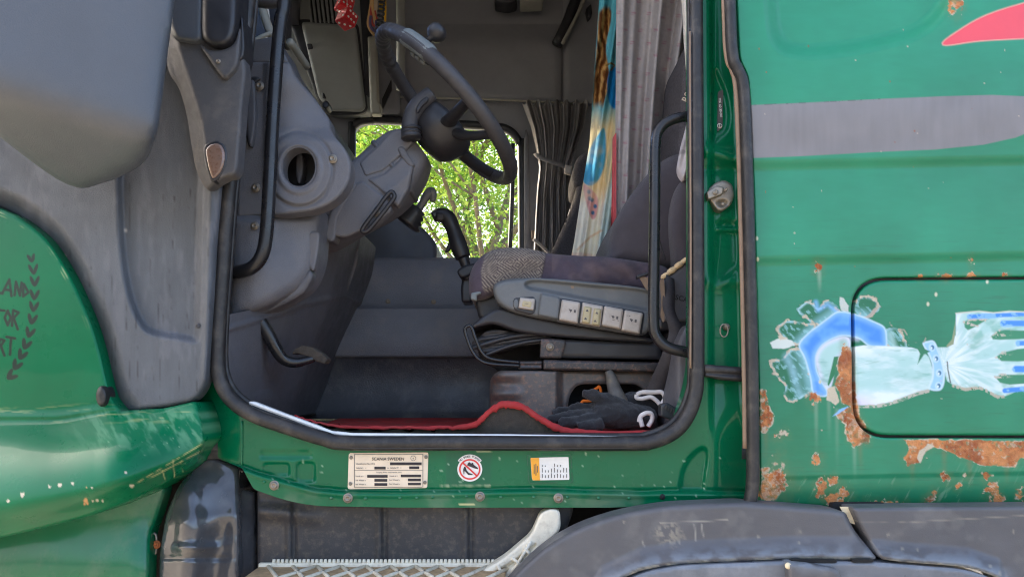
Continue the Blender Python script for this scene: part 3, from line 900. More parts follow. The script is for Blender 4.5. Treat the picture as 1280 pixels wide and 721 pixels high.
def h_frame(x, y):
    sy = np.interp(x, SEAM[:, 0], SEAM[:, 1])
    h = 0.011 * ss(-1, 3, y - sy) - 0.006 * np.exp(-((y - sy + 1) / 1.6) ** 2)
    h += 0.004 * np.exp(-((y - sy - 5) / 3) ** 2)
    for rc, dd in ((rect(326, 563, 390, 573, 5), 0.005), (rect(329, 578, 362, 595, 6), 0.007), (rect(371, 577, 394, 603, 7), 0.008)):
        d = pdist(rc, x, y)[0]
        h -= dd * ss(-3, 3, np.where(inside(rc, x, y), d, -d))
    # pillar channel
    p = ss(870, 884, x)
    up = ss(560, 470, y)
    ch = ss(884, 893, x) * (1 - ss(915, 930, x - 0.02 * (y - 100)))
    h -= 0.020 * ch * up
    d = pdist(POCKET, x, y)[0]
    h -= 0.010 * ss(-3, 3, np.where(inside(POCKET, x, y), d, -d))
    h += 0.016 * np.exp(-((y - 190 - 0.25 * (x - 890)) / 9) ** 2) * p * (x < 935)
    h -= 0.006 * np.exp(-((y - 212) / 6) ** 2) * p
    h += 0.010 * np.exp(-((y - 287) / 3) ** 2) * p * ss(893, 900, x)
    d = pdist(FACET, x, y)[0]
    h -= 0.010 * ss(-6, 4, np.where(inside(FACET, x, y), d, -d))
    h += 0.010 * np.exp(-((y - 352) / 8) ** 2) * ss(880, 890, x)
    d = pdist(ARCH, x, y)[0]
    h -= 0.012 * ss(-4, 4, np.where(inside(ARCH, x, y), d, -d)) * (y < 612)
    h -= 0.03 * ss(885, 935, x) * ss(500, 560, y)
    # front corner leans away
    h -= 0.045 * ss(303, 250, x) * ss(440, 500, y)
    return h
def paint_frame(x, y):
    col = np.zeros((len(x), 4))
    k = (0.35 + 0.8 * (fbm(x, y, 50, 4, 5) - 0.5))[:, None]
    col[:, :3] = np.array(c(0, 94, 60)) * (1 - k) + np.array(c(0, 110, 72)) * k
    col[:, 3] = 0.3
    over(col, 0.35 * ss(0.5, 0.75, fbm(x, y, 26, 4, 6)) * ss(600, 630, y), c(120, 130, 110), 0.6)
    over(col, 0.5 * ss(0.58, 0.7, fbm(x, y, 30, 4, 7)) * ss(303, 296, x), c(92, 116, 84), 0.4)  # olive reflections painted into the front corner's colour
    film = rect(557, 566, 614, 606, 1)
    over(col, pmask(film, x, y, 0.8, 1.0, 5) * 0.75, c(24, 92, 66), 0.45)
    for q in ((551, 606, 614, 608), (596, 563, 615, 565)):
        over(col, pmask(rect(*q, 0.5), x, y, 0.8, 1.2, 4) * 0.6, c(188, 196, 160))
    g = np.random.default_rng(3)
    for _ in range(60):
        qx, qy = g.uniform(330, 900), g.uniform(562, 630)
        over(col, emask(x, y, qx, qy, g.uniform(0.5, 1.3), g.uniform(0.5, 1.3), 0.4) * 0.8, c(160, 190, 160))
    for q in ((500, 617, 522, 630), (624, 612, 641, 628)):
        over(col, pmask(rect(*q, 1), x, y, 0.8) * 0.5, c(4, 100, 62))
    over(col, smask([(575, 630), (592, 630)], x, y, 2, 0.8) * 0.8, c(212, 206, 150))
    return np.clip(col, 0, 1)
frame = relief("door_frame", M['paint_gloss'], truck, FRAME, 0.012, cell=2.0, h=h_frame, depth=0.06, col=paint_frame)
frame["label"] = "glossy green door frame with pillar and sill"
for a, b in ((343, 606), (435, 622), (600, 620), (698, 622)):
    screw(a, b, -0.001, 6.0, M['steel'], frame, "bolt")
for a, b in ((330, 602), (414, 622), (457, 622.5), (500, 622), (521, 622), (541, 621), (583, 620), (626, 621), (667, 621), (709, 621), (748, 622), (786, 622)):
    lathe("rivet", M['paint_plain'], frame, [(0.0036, 0), (0.0034, 0.0012), (0.002, 0.0022), (0.0003, 0.0025)], U(a, b, -0.0005), (0, -1, 0), 10)
lathe("drain_hole", M['void'], frame, [(0.0058, 0), (0.0056, 0.0012), (0.0003, 0.0013)], U(828, 620.5, -0.0015), (0, -1, 0), 16)
tube("seam_rib", M['paint_plain'], truck, [U(302.5, 526, 0.010), U(302.5, 555, 0.010), U(302, 583, 0.010)], 0.0018, 6, 3)

# pillar fittings
st = relief("striker_plate", M['steel'], truck, rp([(884, 238), (893, 229), (905, 225), (915, 230), (918, 244), (914, 256), (904, 264), (897, 264), (886, 250)], 4), 0.008, cell=1.2, rnd=3, depth=0.035,
            h=lambda x, y: -0.010 * ss(6, 0, np.hypot((x - 903) / 1.6, y - 254)))
relief("striker_bar", M['steel'], st, rp([(883, 240), (896, 232), (905, 234), (904, 243), (896, 246), (885, 250)], 2.5), -0.006, cell=1.0, rnd=2, depth=0.03)
screw(894.5, 240.5, -0.007, 3.6, M['steel'], st)
screw(907, 237, 0.0, 2.6, M['steel'], st)
screw(904, 255, 0.001, 2.2, M['steel'], st)
tube("lock_ring", M['steel'], truck, [U(905 + 5 * math.cos(t), 413 + 8 * math.sin(t), 0.012) for t in np.linspace(0, 2 * math.pi, 12, False)], 0.0015, 8, 3, closed=True)
lathe("ring_stud", M['steel'], truck, [(0.008, 0), (0.008, 0.006), (0.005, 0.012), (0.001, 0.013)], U(907, 409, 0.034), (0, -1, 0.1), 14)
relief("bump_stop", M['rubber'], truck, rp([(879, 455), (930, 459), (931, 468), (930, 477), (905, 475), (880, 470)], 4), -0.012, cell=1.5, rnd=4, depth=0.03,
       h=lambda x, y: -0.006 * np.exp(-((y - 466 - 0.05 * (x - 880)) / 1.6) ** 2))
pst = relief("paint_code_label", M['grey_ink'], truck, rp([(897.5, 115), (904, 112), (903, 160), (896.5, 165)], 1), 0.039, cell=3, depth=0.001)
pst["label"] = "small grey label with white lettering on the pillar"
words("label_lettering", "MIK 60-30-001", M['white'], pst, 900.4, 135, 0.0382, 3.2, math.radians(-88))
lathe("label_mark", M['white'], pst, [(0.0056, 0), (0.0055, 0.0006), (0.0005, 0.0007)], U(899.6, 157.5, 0.0386), (0, -1, 0), 20)
lathe("label_mark_ring", M['grey_ink'], pst, [(0.0040, 0), (0.0039, 0.0004), (0.0005, 0.0005)], U(899.6, 157.5, 0.0379), (0, -1, 0), 18)
words("label_mark_letter", "S", M['white'], pst, 899.6, 157.5, 0.0372, 3.0)

# door opening seal, inner lip and sill strip
seal = [(868, -300), (870, 0), (871, 200), (871.5, 380), (871, 470), (868, 497), (858, 522), (842, 540), (815, 551.5), (780, 554), (600, 553.5), (440, 553.5), (405, 548), (360, 534), (318, 519), (292, 502), (278, 482), (272.5, 455), (274, 400), (279, 330), (285, 250), (291.5, 190), (300, 100), (311, 0), (330, -200)]
tube("door_seal", M['rubber'], truck, [U(a, b, -0.002) for a, b in seal], 0.0150, 16, 8)
cx, cy = 590, 300
tube("seal_lip", M['rubber'], truck, [U(a + (cx - a) * 0.028, b + (cy - b) * 0.035, 0.014) for a, b in seal], 0.007, 10, 8)
worn = tube("seal_worn_bead", M['rubber_worn'], truck, [U(a, b, -0.0125) for a, b in ((862.5, 40), (863, 200), (863.5, 330), (863, 460))], 0.0022, 6, 5)
tube("seal_crease", M['blackplastic'], truck, [U(a, b, -0.012) for a, b in ((300, 514.5), (360, 538), (405, 553), (440, 559.5), (600, 559.5), (780, 559.5), (815, 557))], 0.0026, 6, 5)
strip = relief("sill_strip", M['alu'], truck, rp([(311, 501.5), (317, 501.5), (360, 518), (416, 538.5), (440, 541), (640, 542.5), (803, 545), (802, 549), (640, 546.6), (438, 545.2), (412, 543), (360, 523), (311, 505)], 2), 0.005, cell=1.5, rnd=1.5, depth=0.012)
strip["label"] = "bare aluminium strip along the door sill"

# rating plate, sticker, paper label on the sill
plate = relief("rating_plate", M['cream'], truck, rp([(436, 565.8), (535.5, 565), (534, 609.5), (434.5, 611)], 2.2), 0.0100, cell=3, rnd=0.6, depth=0.004)
plate["label"] = "cream riveted rating plate reading SCANIA SWEDEN"
YP = 0.0092
for a, b in ((438.8, 571.5), (532.5, 570.8), (438, 604), (531.2, 602.5)):
    screw(a, b, YP, 2.2, M['steel'], plate, "rivet")
for k, (x0, y0, x1, y1) in enumerate(((443, 567.3, 529, 567.8), (443, 608.2, 528, 608.7), (442.6, 567.3, 443.2, 608.7), (528.3, 567.3, 528.9, 608.2), (443, 587.2, 528, 587.6))):
    relief("border_line", M['grey_ink'], plate, [(x0, y0), (x1, y0), (x1, y1), (x0, y1)], YP, cell=30, depth=0.0004)
for x0, y0, x1, y1 in ((487.5, 577.5, 527, 581), (468, 583, 482, 586.2), (511.5, 582.5, 524, 585.8), (459, 593.2, 484.5, 596.6), (501, 592.8, 526.2, 596), (468, 598.2, 484, 601.6), (510, 597.8, 526, 601), (468, 603.4, 484, 606.8), (510, 603, 526, 606)):
    relief("stamped_field", M['black_ink'], plate, [(x0, y0), (x1, y0), (x1, y1), (x0, y1)], YP, cell=30, depth=0.0004)
words("plate_title", "SCANIA SWEDEN", M['black_ink'], plate, 485, 573.4, YP - 0.0004, 3.6, 0.0, sx=1.02)
for s, a, b, hh, al in (("Identification No (VIN)", 445, 579.4, 2.0, 'LEFT'), ("Vehicle L   =", 445, 584.6, 2.0, 'LEFT'), ("m  Vehicle W   =", 484, 584.4, 2.0, 'LEFT'), ("Coupling device measurement (mm)", 486, 590, 1.7, 'CENTER'),
                        ("Hook a =", 444.5, 594.8, 2.0, 'LEFT'), ("Hook b =", 487, 594.6, 2.0, 'LEFT'), ("5th Wheel a", 444.3, 600, 2.0, 'LEFT'), ("5th Wheel b", 486.5, 599.6, 2.0, 'LEFT'), ("5th Wheel a", 444.2, 605, 2.0, 'LEFT'), ("5th Wheel b", 486.5, 604.6, 2.0, 'LEFT')):
    words("plate_lettering", s, M['grey_ink'], plate, a, b, YP - 0.0004, hh * 0.9, 0, al)
tube("plate_ring", M['grey_ink'], plate, [U(516.6 + 3.2 * math.cos(t), 572.3 + 3 * math.sin(t), YP) for t in np.linspace(0, 2 * math.pi, 16, False)], 0.0004, 5, 2, closed=True)
words("plate_ring_letter", "e", M['grey_ink'], plate, 516.6, 572.3, YP - 0.0004, 2.6)

stk = relief("shoe_sticker", M['white'], truck, circ(587.2, 586.2, 15.6, 15.2, 40), 0.0104, cell=2, depth=0.002)
stk["label"] = "round white NO SHOES PLEASE sticker with red barred circle"
YK = 0.0094
fan = [(587.2 + r_ * math.sin(t), 586.2 - r_ * math.cos(t)) for r_, rr in ((18.6, 1), (13, -1)) for t in np.linspace(-0.95 * rr, 0.95 * rr, 14)]
relief("sticker_banner", M['white'], stk, fan, 0.0100, cell=1.5, depth=0.0015)
relief("sticker_ring", M['red_ink'], stk, circ(587.2, 586.2, 13.4, 13, 40), YK, cell=1.2, holes=[circ(587.2, 586.2, 11.5, 11.1, 40)], depth=0.0004)
relief("sticker_bar", M['red_ink'], stk, [(577.6, 578.6), (579, 577.2), (596.8, 593.6), (595.4, 595)], YK - 0.0005, cell=1.2, depth=0.0004)
relief("shoe_print", M['black_ink'], stk, [(584.6, 579.2), (586.4, 577), (589, 579), (591.2, 577.6), (592, 580.4), (597.6, 584.6), (597.4, 586), (594, 585.2), (584, 581.4)], YK - 0.0002, cell=1.0, depth=0.0004)
relief("shoe_print", M['black_ink'], stk, [(580.2, 583), (581.8, 582.8), (583, 587), (586, 590.6), (590.8, 592.2), (590.6, 593.2), (585.4, 593.2), (582, 589.4), (580.6, 587), (580.2, 592.6), (579.4, 592.6), (579, 586)], YK - 0.0002, cell=1.0, depth=0.0004)
for k, ch in enumerate("NO SHOES PLEASE"):
    t = -0.82 + 1.64 * k / 14
    if ch != " ":
        words("sticker_lettering", ch, M['black_ink'], stk, 587.2 + 16.2 * math.sin(t), 586.2 - 16.0 * math.cos(t), YK - 0.0003, 2.5, -t)
lab = relief("paper_label", M['white'], truck, rp([(663, 571.8), (710.6, 570.8), (711.8, 599.2), (665, 600)], 0.6), 0.0104, cell=3, depth=0.002)
lab["label"] = "white and orange paper label with rows of small print"
relief("label_orange_field", M['orange_ink'], lab, [(663.2, 572), (673.8, 571.8), (675, 599.8), (665.2, 599.8)], YK, cell=3, depth=0.0003)
for xx, y0, y1 in ((667.2, 580, 592), (669.4, 579, 594), (671.4, 582, 590)):
    relief("print_row", M['grey_ink'], lab, [(xx, y0), (xx + 0.9, y0), (xx + 1, y1), (xx + 0.1, y1)], YK - 0.0004, cell=8, depth=0.0003)
g = np.random.default_rng(5)
for k in range(9):
    for j, y0 in enumerate((597, 590, 583)):
        ln_ = g.uniform(2.5, 6) if j < 2 else g.uniform(0, 4.5)
        if ln_ > 1.2:
            xx = 677 + k * 3.8 + 0.4
            relief("print_row", M['grey_ink'], lab, [(xx, y0 - ln_), (xx + 0.9, y0 - ln_), (xx + 1, y0), (xx + 0.1, y0)], YK, cell=8, depth=0.0003)
bord = rp([(658.5, 568), (714, 567), (716, 603), (660.5, 604)], 3)
relief("label_border", M['dark_green'], lab, bord, 0.0106, cell=1.2, holes=[rp([(659.4, 568.9), (713.1, 567.9), (715, 602.1), (661.4, 603.1)], 2.5)], depth=0.001)
# ------------------------------------------------------------------ the truck: front corner, mirror, guards, step
ARC = spl([(-250, 190), (-120, 214), (0, 260), (30, 275), (60, 300), (84, 336), (102, 372), (116, 406), (126, 440), (133, 470), (140, 496), (152, 513)], 6)
def y_front(x, y):
    return -0.030 + 0.16 * np.clip((260 - x) / 520, 0, 2) ** 2
DEFL = np.concatenate([ARC, rp([(160, 514, 0), (205, 509, 4), (243, 502, 14), (257, 482, 14), (262, 440, 6), (267, 380, 6), (271, 300, 6), (277, 236, 4), (290, 60, 4), (300, -250, 0), (-250, -250, 0)], 6)])
CHAN = spl([(150, 60), (147, 180), (147, 260), (152, 330), (162, 378), (176, 408), (192, 419), (220, 424), (243, 428), (250, 420), (251, 380), (253, 300), (256, 200), (258, 60)], 6, True)
def h_defl(x, y):
    d = pdist(CHAN, x, y)[0]
    d = np.where(inside(CHAN, x, y), d, -d)
    h = -0.020 * ss(-2, 9, d) * ss(40, 200, y)
    da = pdist(ARC, x, y, False)[0]
    h -= 0.030 * ss(26, 2, da)
    h += 0.006 * np.exp(-((x - 262 + 0.03 * (y - 300)) / 4) ** 2) * ss(500, 470, y)
    return h
SCR = np.random.default_rng(31)
SCRATCH = [(SCR.uniform(70, 262), SCR.uniform(230, 470), SCR.uniform(8, 70), SCR.uniform(-3, 3), SCR.uniform(0.35, 0.85)) for _ in range(46)]
def paint_defl(x, y):
    col = np.zeros((len(x), 4))
    k = 1.0 + 0.35 * (fbm(x, y * 0.3, 30, 4, 51) - 0.5) + 0.22 * (fbm(x, y * 0.08, 3, 3, 52) - 0.5)
    col[:, :3] = np.array(c(83, 87, 93)) * k[:, None]
    col[:, 3] = 0.5
    da = pdist(ARC, x, y, False)[0]
    over(col, ss(30, 6, da) * 0.25 * ss(0.4, 0.6, fbm(x, y, 14, 3, 53)), c(84, 78, 76))
    over(col, 0.3 * ss(0.55, 0.75, fbm(x, y * 0.25, 9, 4, 54)), c(118, 118, 125), 0.6)
    for a, b, L, dx, s in SCRATCH:
        b = min(b, 500 - L)
        over(col, smask([(a, b), (a + dx, b + L)], x, y, 1.0, 0.7) * s * ss(0.3, 0.55, fbm(x * 0.3, y, 8, 2, 55)), c(40, 39, 42))
    for a, b in ((81, 320), (86, 336), (110, 388), (157, 288)):
        over(col, emask(x, y, a, b, 1.6, 2.4, 0.4), c(160, 156, 150))
    return np.clip(col, 0, 1)
deflector = relief("air_deflector", M['deflector'], truck, DEFL, y_front, cell=2.0, rnd=7, h=h_defl, depth=0.03, col=paint_defl)
deflector["label"] = "weathered grey plastic air deflector on the front corner"
screw(247, 407, -0.028, 3.4, M['arm'], deflector)

WING = np.concatenate([ARC[:-1], rp([(152, 513, 0), (205, 510, 4), (246, 501, 6), (254, 530, 10), (257, 560, 10), (247, 578, 10), (212, 601, 10), (168, 623, 10), (118, 643, 10), (60, 658, 10), (0, 672, 10), (-250, 715, 0)], 6)])
BOT = np.array([(-250, 715), (0, 672), (60, 658), (118, 643), (168, 623), (212, 601), (247, 578), (258, 560)])
def h_wing(x, y):
    b = np.interp(x, BOT[:, 0], BOT[:, 1])
    top = 512 + 12 * ss(160, 60, x) - 6 * ss(200, 256, x)
    t = np.clip((y - top) / np.maximum(b - top, 8), 0, 1)
    amp = 0.115 * ss(262, 130, x) + 0.018
    h = 0.012 + amp * np.sin(np.pi * np.clip(t, 0, 1) ** 0.85 * 0.62) ** 1.3 - 0.05 * ss(0.72, 1.0, t)
    h += 0.006 * np.exp(-((y - top + 3) / 5) ** 2) * ss(220, 60, x)
    return h
def paint_wing(x, y):
    col = np.zeros((len(x), 4))
    k = (0.4 + 0.8 * (fbm(x, y, 70, 4, 15) - 0.5))[:, None]
    col[:, :3] = np.array(c(0, 96, 59)) * (1 - k) + np.array(c(4, 114, 75)) * k
    col[:, 3] = 0.3
    # dust settled and scuffed below the deflector
    d = 0.5 * ss(0.42, 0.68, fbm(x * 0.9 - y * 0.6, y * 0.35 + x * 0.2, 7, 4, 16)) * ss(505, 520, y) * ss(575, 540, y) * ss(70, 150, x)
    over(col, d, c(112, 164, 128), 0.55)
    da = pdist(ARC, x, y, False)[0]
    over(col, 0.45 * ss(0.4, 0.6, fbm(x * 0.4, y * 0.4, 9, 3, 17)) * (np.exp(-((da - 5) / 0.9) ** 2) + 0.7 * np.exp(-((da - 8.5) / 0.7) ** 2)) * ss(430, 330, y), c(200, 212, 160), 0.6)  # pale highlight lines painted along the arc
    over(col, 0.35 * ss(0.6, 0.75, fbm(x * 0.12, y * 1.2 + x * 0.1, 4, 3, 19)) * ss(500, 516, y) * ss(532, 522, y), c(190, 190, 130))
    INK = c(38, 52, 46)
    A = lambda pts: [(0.2773 * a, 300 + 0.2773 * b) for a, b in pts]
    for ln_ in (A([(-30, 168), (-26, 238), (12, 240)]), A([(10, 240), (42, 178), (52, 252)]), A([(22, 224), (48, 226)]), A([(66, 248), (72, 188), (90, 250), (97, 192)]), A([(107, 198), (104, 254), (128, 236), (107, 198)]),
                A([(-32, 312), (20, 318)]), A([(-6, 316), (-12, 388)]), A([(35, 318), (48, 350), (35, 384), (21, 350), (35, 318)]), A([(54, 386), (60, 316), (84, 326), (62, 352), (80, 402)]),
                A([(-10, 508), (0, 446), (20, 452), (4, 476), (20, 520)]), A([(30, 436), (68, 443)]), A([(50, 440), (45, 516)])):
        over(col, smask(ln_, x, y, 3.3, 0.5), INK, 0.35)
    stem = spl(A([(137, 60), (150, 130), (156, 200), (153, 280), (146, 350), (130, 430), (105, 500), (76, 560), (38, 620), (-10, 650)]), 8)
    for k_ in range(5, len(stem) - 2, 6):
        p, t = stem[k_], stem[min(k_ + 1, len(stem) - 1)] - stem[k_ - 1]
        a0 = math.atan2(t[1], t[0])
        L = 7.2 if k_ > 8 else 5.8
        for sgn in (-1, 1):
            a = a0 + math.pi + sgn * 0.40
            w = 2.1 + 0.8 * (k_ / len(stem))
            over(col, emask(x, y, p[0] + L * math.cos(a), p[1] + L * math.sin(a), L, w, 0.12, a), INK, 0.35)
    g = np.random.default_rng(8)
    for qx, qy, r_ in ((10, 626, 2), (28, 618, 2.6), (62, 608, 1.6), (75, 606, 2), (91, 604, 1.8), (108, 609, 1.2), (115, 609, 1.2), (157, 590, 1.2), (108, 627, 3.4), (116, 626, 1.6), (121, 625, 1.8), (128, 625, 1.4), (165, 607, 1.8), (177, 641, 1)):
        over(col, emask(x, y, qx, qy, r_, r_ * 1.1, 0.25, 0, 1.0, 2.5, int(qx)), c(200, 190, 168) if qx != 108 else c(204, 156, 110), 0.8)
    for k_ in range(30):
        qx, qy = g.normal(205, 30), g.normal(555, 16)
        over(col, emask(x, y, qx, qy, g.uniform(.4, .9), g.uniform(.4, .9), 0.4) * 0.45, c(150, 190, 150))
    for a, b, d_, e in ((216, 575, 219, 603), (226, 578, 229, 592), (186, 598, 254, 562), (170, 604, 252, 555), (203, 588, 206, 598)):
        over(col, smask([(a, b), (d_, e)], x, y, 1.2, 0.7) * 0.7 * ss(0.35, 0.6, fbm(x, y, 6, 3, 20)), c(206, 200, 140))
    return np.clip(col, 0, 1)
wing = relief("front_wing", M['paint_wing'], truck, WING, y_front, h=h_wing, rnd=6, depth=0.10, col=paint_wing,
              xs=np.concatenate([np.arange(-250, -4, 10.0), np.arange(-4, 140, 1.0), np.arange(140, 260, 1.5)]), ys=np.concatenate([np.arange(185, 260, 5.0), np.arange(260, 480, 1.0), np.arange(480, 717, 1.5)]))
wing["label"] = "glossy green front wing with dark lettering and laurel wreath"
relief("wing_lower_panel", M['paint_plain'], truck, rp([(-250, 700, 0), (0, 655, 4), (118, 630, 4), (205, 600, 4), (207, 612, 4), (196, 648, 6), (188, 668, 6), (186, 725, 6), (180, 830, 0), (-250, 830, 0)], 5),
       lambda x, y: 0.03 + y_front(x, y), cell=4, rnd=4, depth=0.03, h=lambda x, y: -0.02 * ss(160, 210, x) + 0.02 * ss(640, 720, y))
relief("wing_bump_rubber", M['rubber'], truck, circ(127, 495, 7, 13, 20), -0.050, cell=1.5, rnd=5, depth=0.03)
br = tube("wing_bracket", M['steel'], truck, [U(a, b, 0.03) for a, b in ((187, 668), (195, 668), (195, 690), (188, 693), (187, 680))], 0.0028, 6, 3, closed=True)
screw(196, 680, 0.028, 5, mat("rusty_nut", c(168, 96, 54), 0.8, var=0.3), br, "rusty_nut")

# rear-view mirror housing, well in front of the cab side
mir = hull("mirror_housing", M['mirror'], truck, [U(238, -140, -0.34), U(200, 172, -0.36), U(186, 205, -0.30), U(-130, 70, -0.42), U(-130, -140, -0.42), U(100, 250, -0.16), U(185, 205, -0.20),
           U(225, -140, -0.14), U(-130, 70, -0.16), U(-130, -140, -0.16)], 0.02, 3)
rmd = mir.modifiers.new("round", 'REMESH')
rmd.mode, rmd.voxel_size, rmd.use_smooth_shade = 'VOXEL', 0.010, True
smo = mir.modifiers.new("soft", 'SMOOTH')
smo.iterations, smo.factor = 45, 0.5
mir["label"] = "large rounded grey mirror housing standing out from the cab"

ARM = spl([(206, -120), (210, -40), (212, 40), (208, 70), (212, 92), (224, 112), (233, 142), (240, 185), (246, 214), (259, 237), (268, 230), (282, 222), (296, 216), (300, 185), (304, 130), (308, 92), (304, 60), (300, 0), (296, -120)], 5, True)
arm = relief("mirror_bracket", M['arm'], truck, ARM, -0.085, cell=2.0, rnd=6, depth=0.028, h=lambda x, y: -0.03 * ss(18, 0, x - np.interp(y, [-100, 60, 110, 150, 190, 237], [205, 207, 224, 236, 242, 258])))
arm["label"] = "grey plastic mirror bracket with dusty side lamp"
relief("bracket_collar", M['mirror'], arm, spl([(200, -120), (206, 0), (215, 44), (232, 52), (250, 52), (254, 30), (250, -120)], 5, True), -0.105, cell=2.5, rnd=8, depth=0.05)
relief("bracket_boot", M['blackplastic'], arm, spl([(254, -120), (252, 0), (252, 40), (258, 53), (272, 58), (286, 55), (294, 40), (297, 0), (298, -120)], 5, True), -0.115, cell=2.5, rnd=9, depth=0.06)
cover = relief("bracket_cover", M['arm'], arm, spl([(250, 56), (262, 63), (280, 62), (293, 54), (300, 36), (299, 64), (296, 82), (288, 93), (280, 98), (271, 88), (260, 72)], 5, True), -0.10, cell=2, rnd=3, depth=0.03)
screw(273, 77, -0.103, 3.2, M['steel'], cover)
relief("bracket_hinge", M['blackplastic'], arm, spl([(297, 76), (297, 62), (300, 40), (302, 20), (305, 40), (306, 62), (303, 74)], 5, True), -0.09, cell=1.5, rnd=3, depth=0.05)
LAMP = spl([(256, 186), (264, 179), (275, 179), (282, 188), (282, 204), (276, 218), (266, 225), (261, 216), (257, 200)], 5, True)
relief("lamp_rim", M['blackplastic'], arm, LAMP + (LAMP - LAMP.mean(0)) * 0.10, -0.087, cell=1.5, rnd=2, depth=0.02)
lens = relief("lamp_lens", M['amber'], arm, LAMP, -0.090, cell=1.5, rnd=6, depth=0.02)

# dark sheet standing in for shade behind the sill, inner fender, step well
relief("chassis_shade", M['void'], truck, rp([(120, 560), (980, 600), (980, 1100), (120, 1100)], 4), 0.32, cell=60, depth=0.6)
inner = relief("inner_fender", M['inner_fender'], truck, rp([(196, 830, 0), (200, 690, 8), (208, 640, 14), (224, 606, 10), (250, 574, 6), (264, 571, 6), (300, 583, 6), (304, 611, 2), (320, 615, 3), (323, 830, 0)], 6), 0.055, cell=2.5, rnd=6, depth=0.15,
       h=lambda x, y: 0.035 * np.exp(-((x - 235) / 22) ** 2) * ss(580, 620, y) - 0.018 * np.exp(-((x - 283 + 0.2 * (y - 640)) / 16) ** 2) * ss(640, 670, y) + 0.055 * ss(575, 665, y) * ss(322, 290, x) + 0.012 * ss(640, 600, y) * ss(310, 270, x)
       + 0.010 * np.exp(-((y - 684) / 5) ** 2) * ss(210, 225, x) * ss(278, 262, x) - 0.006 * np.exp(-((y - 697) / 2.5) ** 2) * ss(300, 270, x) - 0.012 * ss(296, 304, x) + 0.004 * (fbm(x, y, 9, 3, 44) - 0.5) * ss(285, 310, x))
inner["label"] = "shiny dark plastic inner fender below the front wing"
well = relief("step_well", M['step_well'], truck, rp([(322, 606), (360, 622), (420, 630), (716, 628), (716, 640), (706, 668), (690, 700), (690, 830), (322, 830)], 5), 0.05, cell=2.5, rnd=3, depth=0.12,
       h=lambda x, y: 0.007 * sum(np.exp(-((x - q) / 3.4) ** 2) for q in (361, 474, 582)) * ss(628, 640, y) - 0.007 * sum(np.exp(-((x - q - 7) / 3) ** 2) for q in (361, 474, 582)) + 0.018 * np.exp(-((y - 640 - 0.10 * (x - 340)) / 9) ** 2) * ss(430, 330, x))
well["label"] = "dusty black plastic panel behind the entry step"

# entry step: cast tread seen from above its back edge, with an end bracket
ZT = U(470, 704, 0.03).z
relief("step_bracket", M['cast_alu'], truck, rp([(598, 716, 4), (630, 697, 10), (664, 668, 8), (676, 640, 8), (690, 635, 7), (700, 638, 6), (701, 662, 8), (670, 692, 6), (640, 722, 3), (600, 790, 3)], 6), 0.0, cell=1.5, rnd=3, depth=0.035,
       h=lambda x, y: -0.012 * ss(3, 6, pdist([(604, 718), (640, 697), (672, 672), (680, 648), (697, 644), (697, 660), (668, 690), (636, 718), (606, 760)], x, y)[0]) * inside([(604, 718), (640, 697), (672, 672), (668, 690), (636, 718), (606, 760)], x, y))["label"] = "pale cast aluminium bracket at the end of the entry step"
for a, b, d_, e in ((640, 697, 652, 706), (655, 684, 664, 694), (664, 676, 640, 716), (622, 706, 630, 722)):
    tube("bracket_rib", M['cast_alu'], truck, [U(a, b, -0.001), U(d_, e, -0.003)], 0.0035, 6, 1)
xa, xb = U(322, 712, 0.03).x, U(632, 700, 0.03).x
trd = box("step_tread", M['mud'], truck, ((xa + xb) / 2, -0.06, ZT - 0.013), (xb - xa, 0.20, 0.012), bev=0.002)
trd["label"] = "cast tread of the entry step filled with dried mud"
box("tread_rail", M['cast_alu'], trd, ((xa + xb) / 2, 0.038, ZT - 0.012), (xb - xa, 0.012, 0.024), bev=0.002)
box("tread_rail", M['cast_alu'], trd, ((xa + xb) / 2, -0.160, ZT - 0.012), (xb - xa, 0.012, 0.024), bev=0.002)
parts = []
k = 0
x = xa + 0.03
while x < xb - 0.01:
    V, F = tube_data([(x, 0.038, ZT - 0.002), (x, 0.038, ZT + 0.007)], [0.0046, 0.0030], 6, 1)
    parts.append((V, F))
    x += 0.0088
V, F = join(parts)
tt = mesh_obj("tread_teeth", V, F, M['cast_alu'], trd)
tt["kind"] = "stuff"
for j in range(11):
    x0 = xa + 0.02 + j * 0.05
    for sg in (-1, 1):
        x1 = x0 + sg * 0.10
        if x1 < xa or x1 > xb:
            continue
        tube("tread_rib", M['cast_alu'], trd, [(x0, 0.034, ZT - 0.006), (x1, -0.156, ZT - 0.006)], 0.0042, 6, 1)

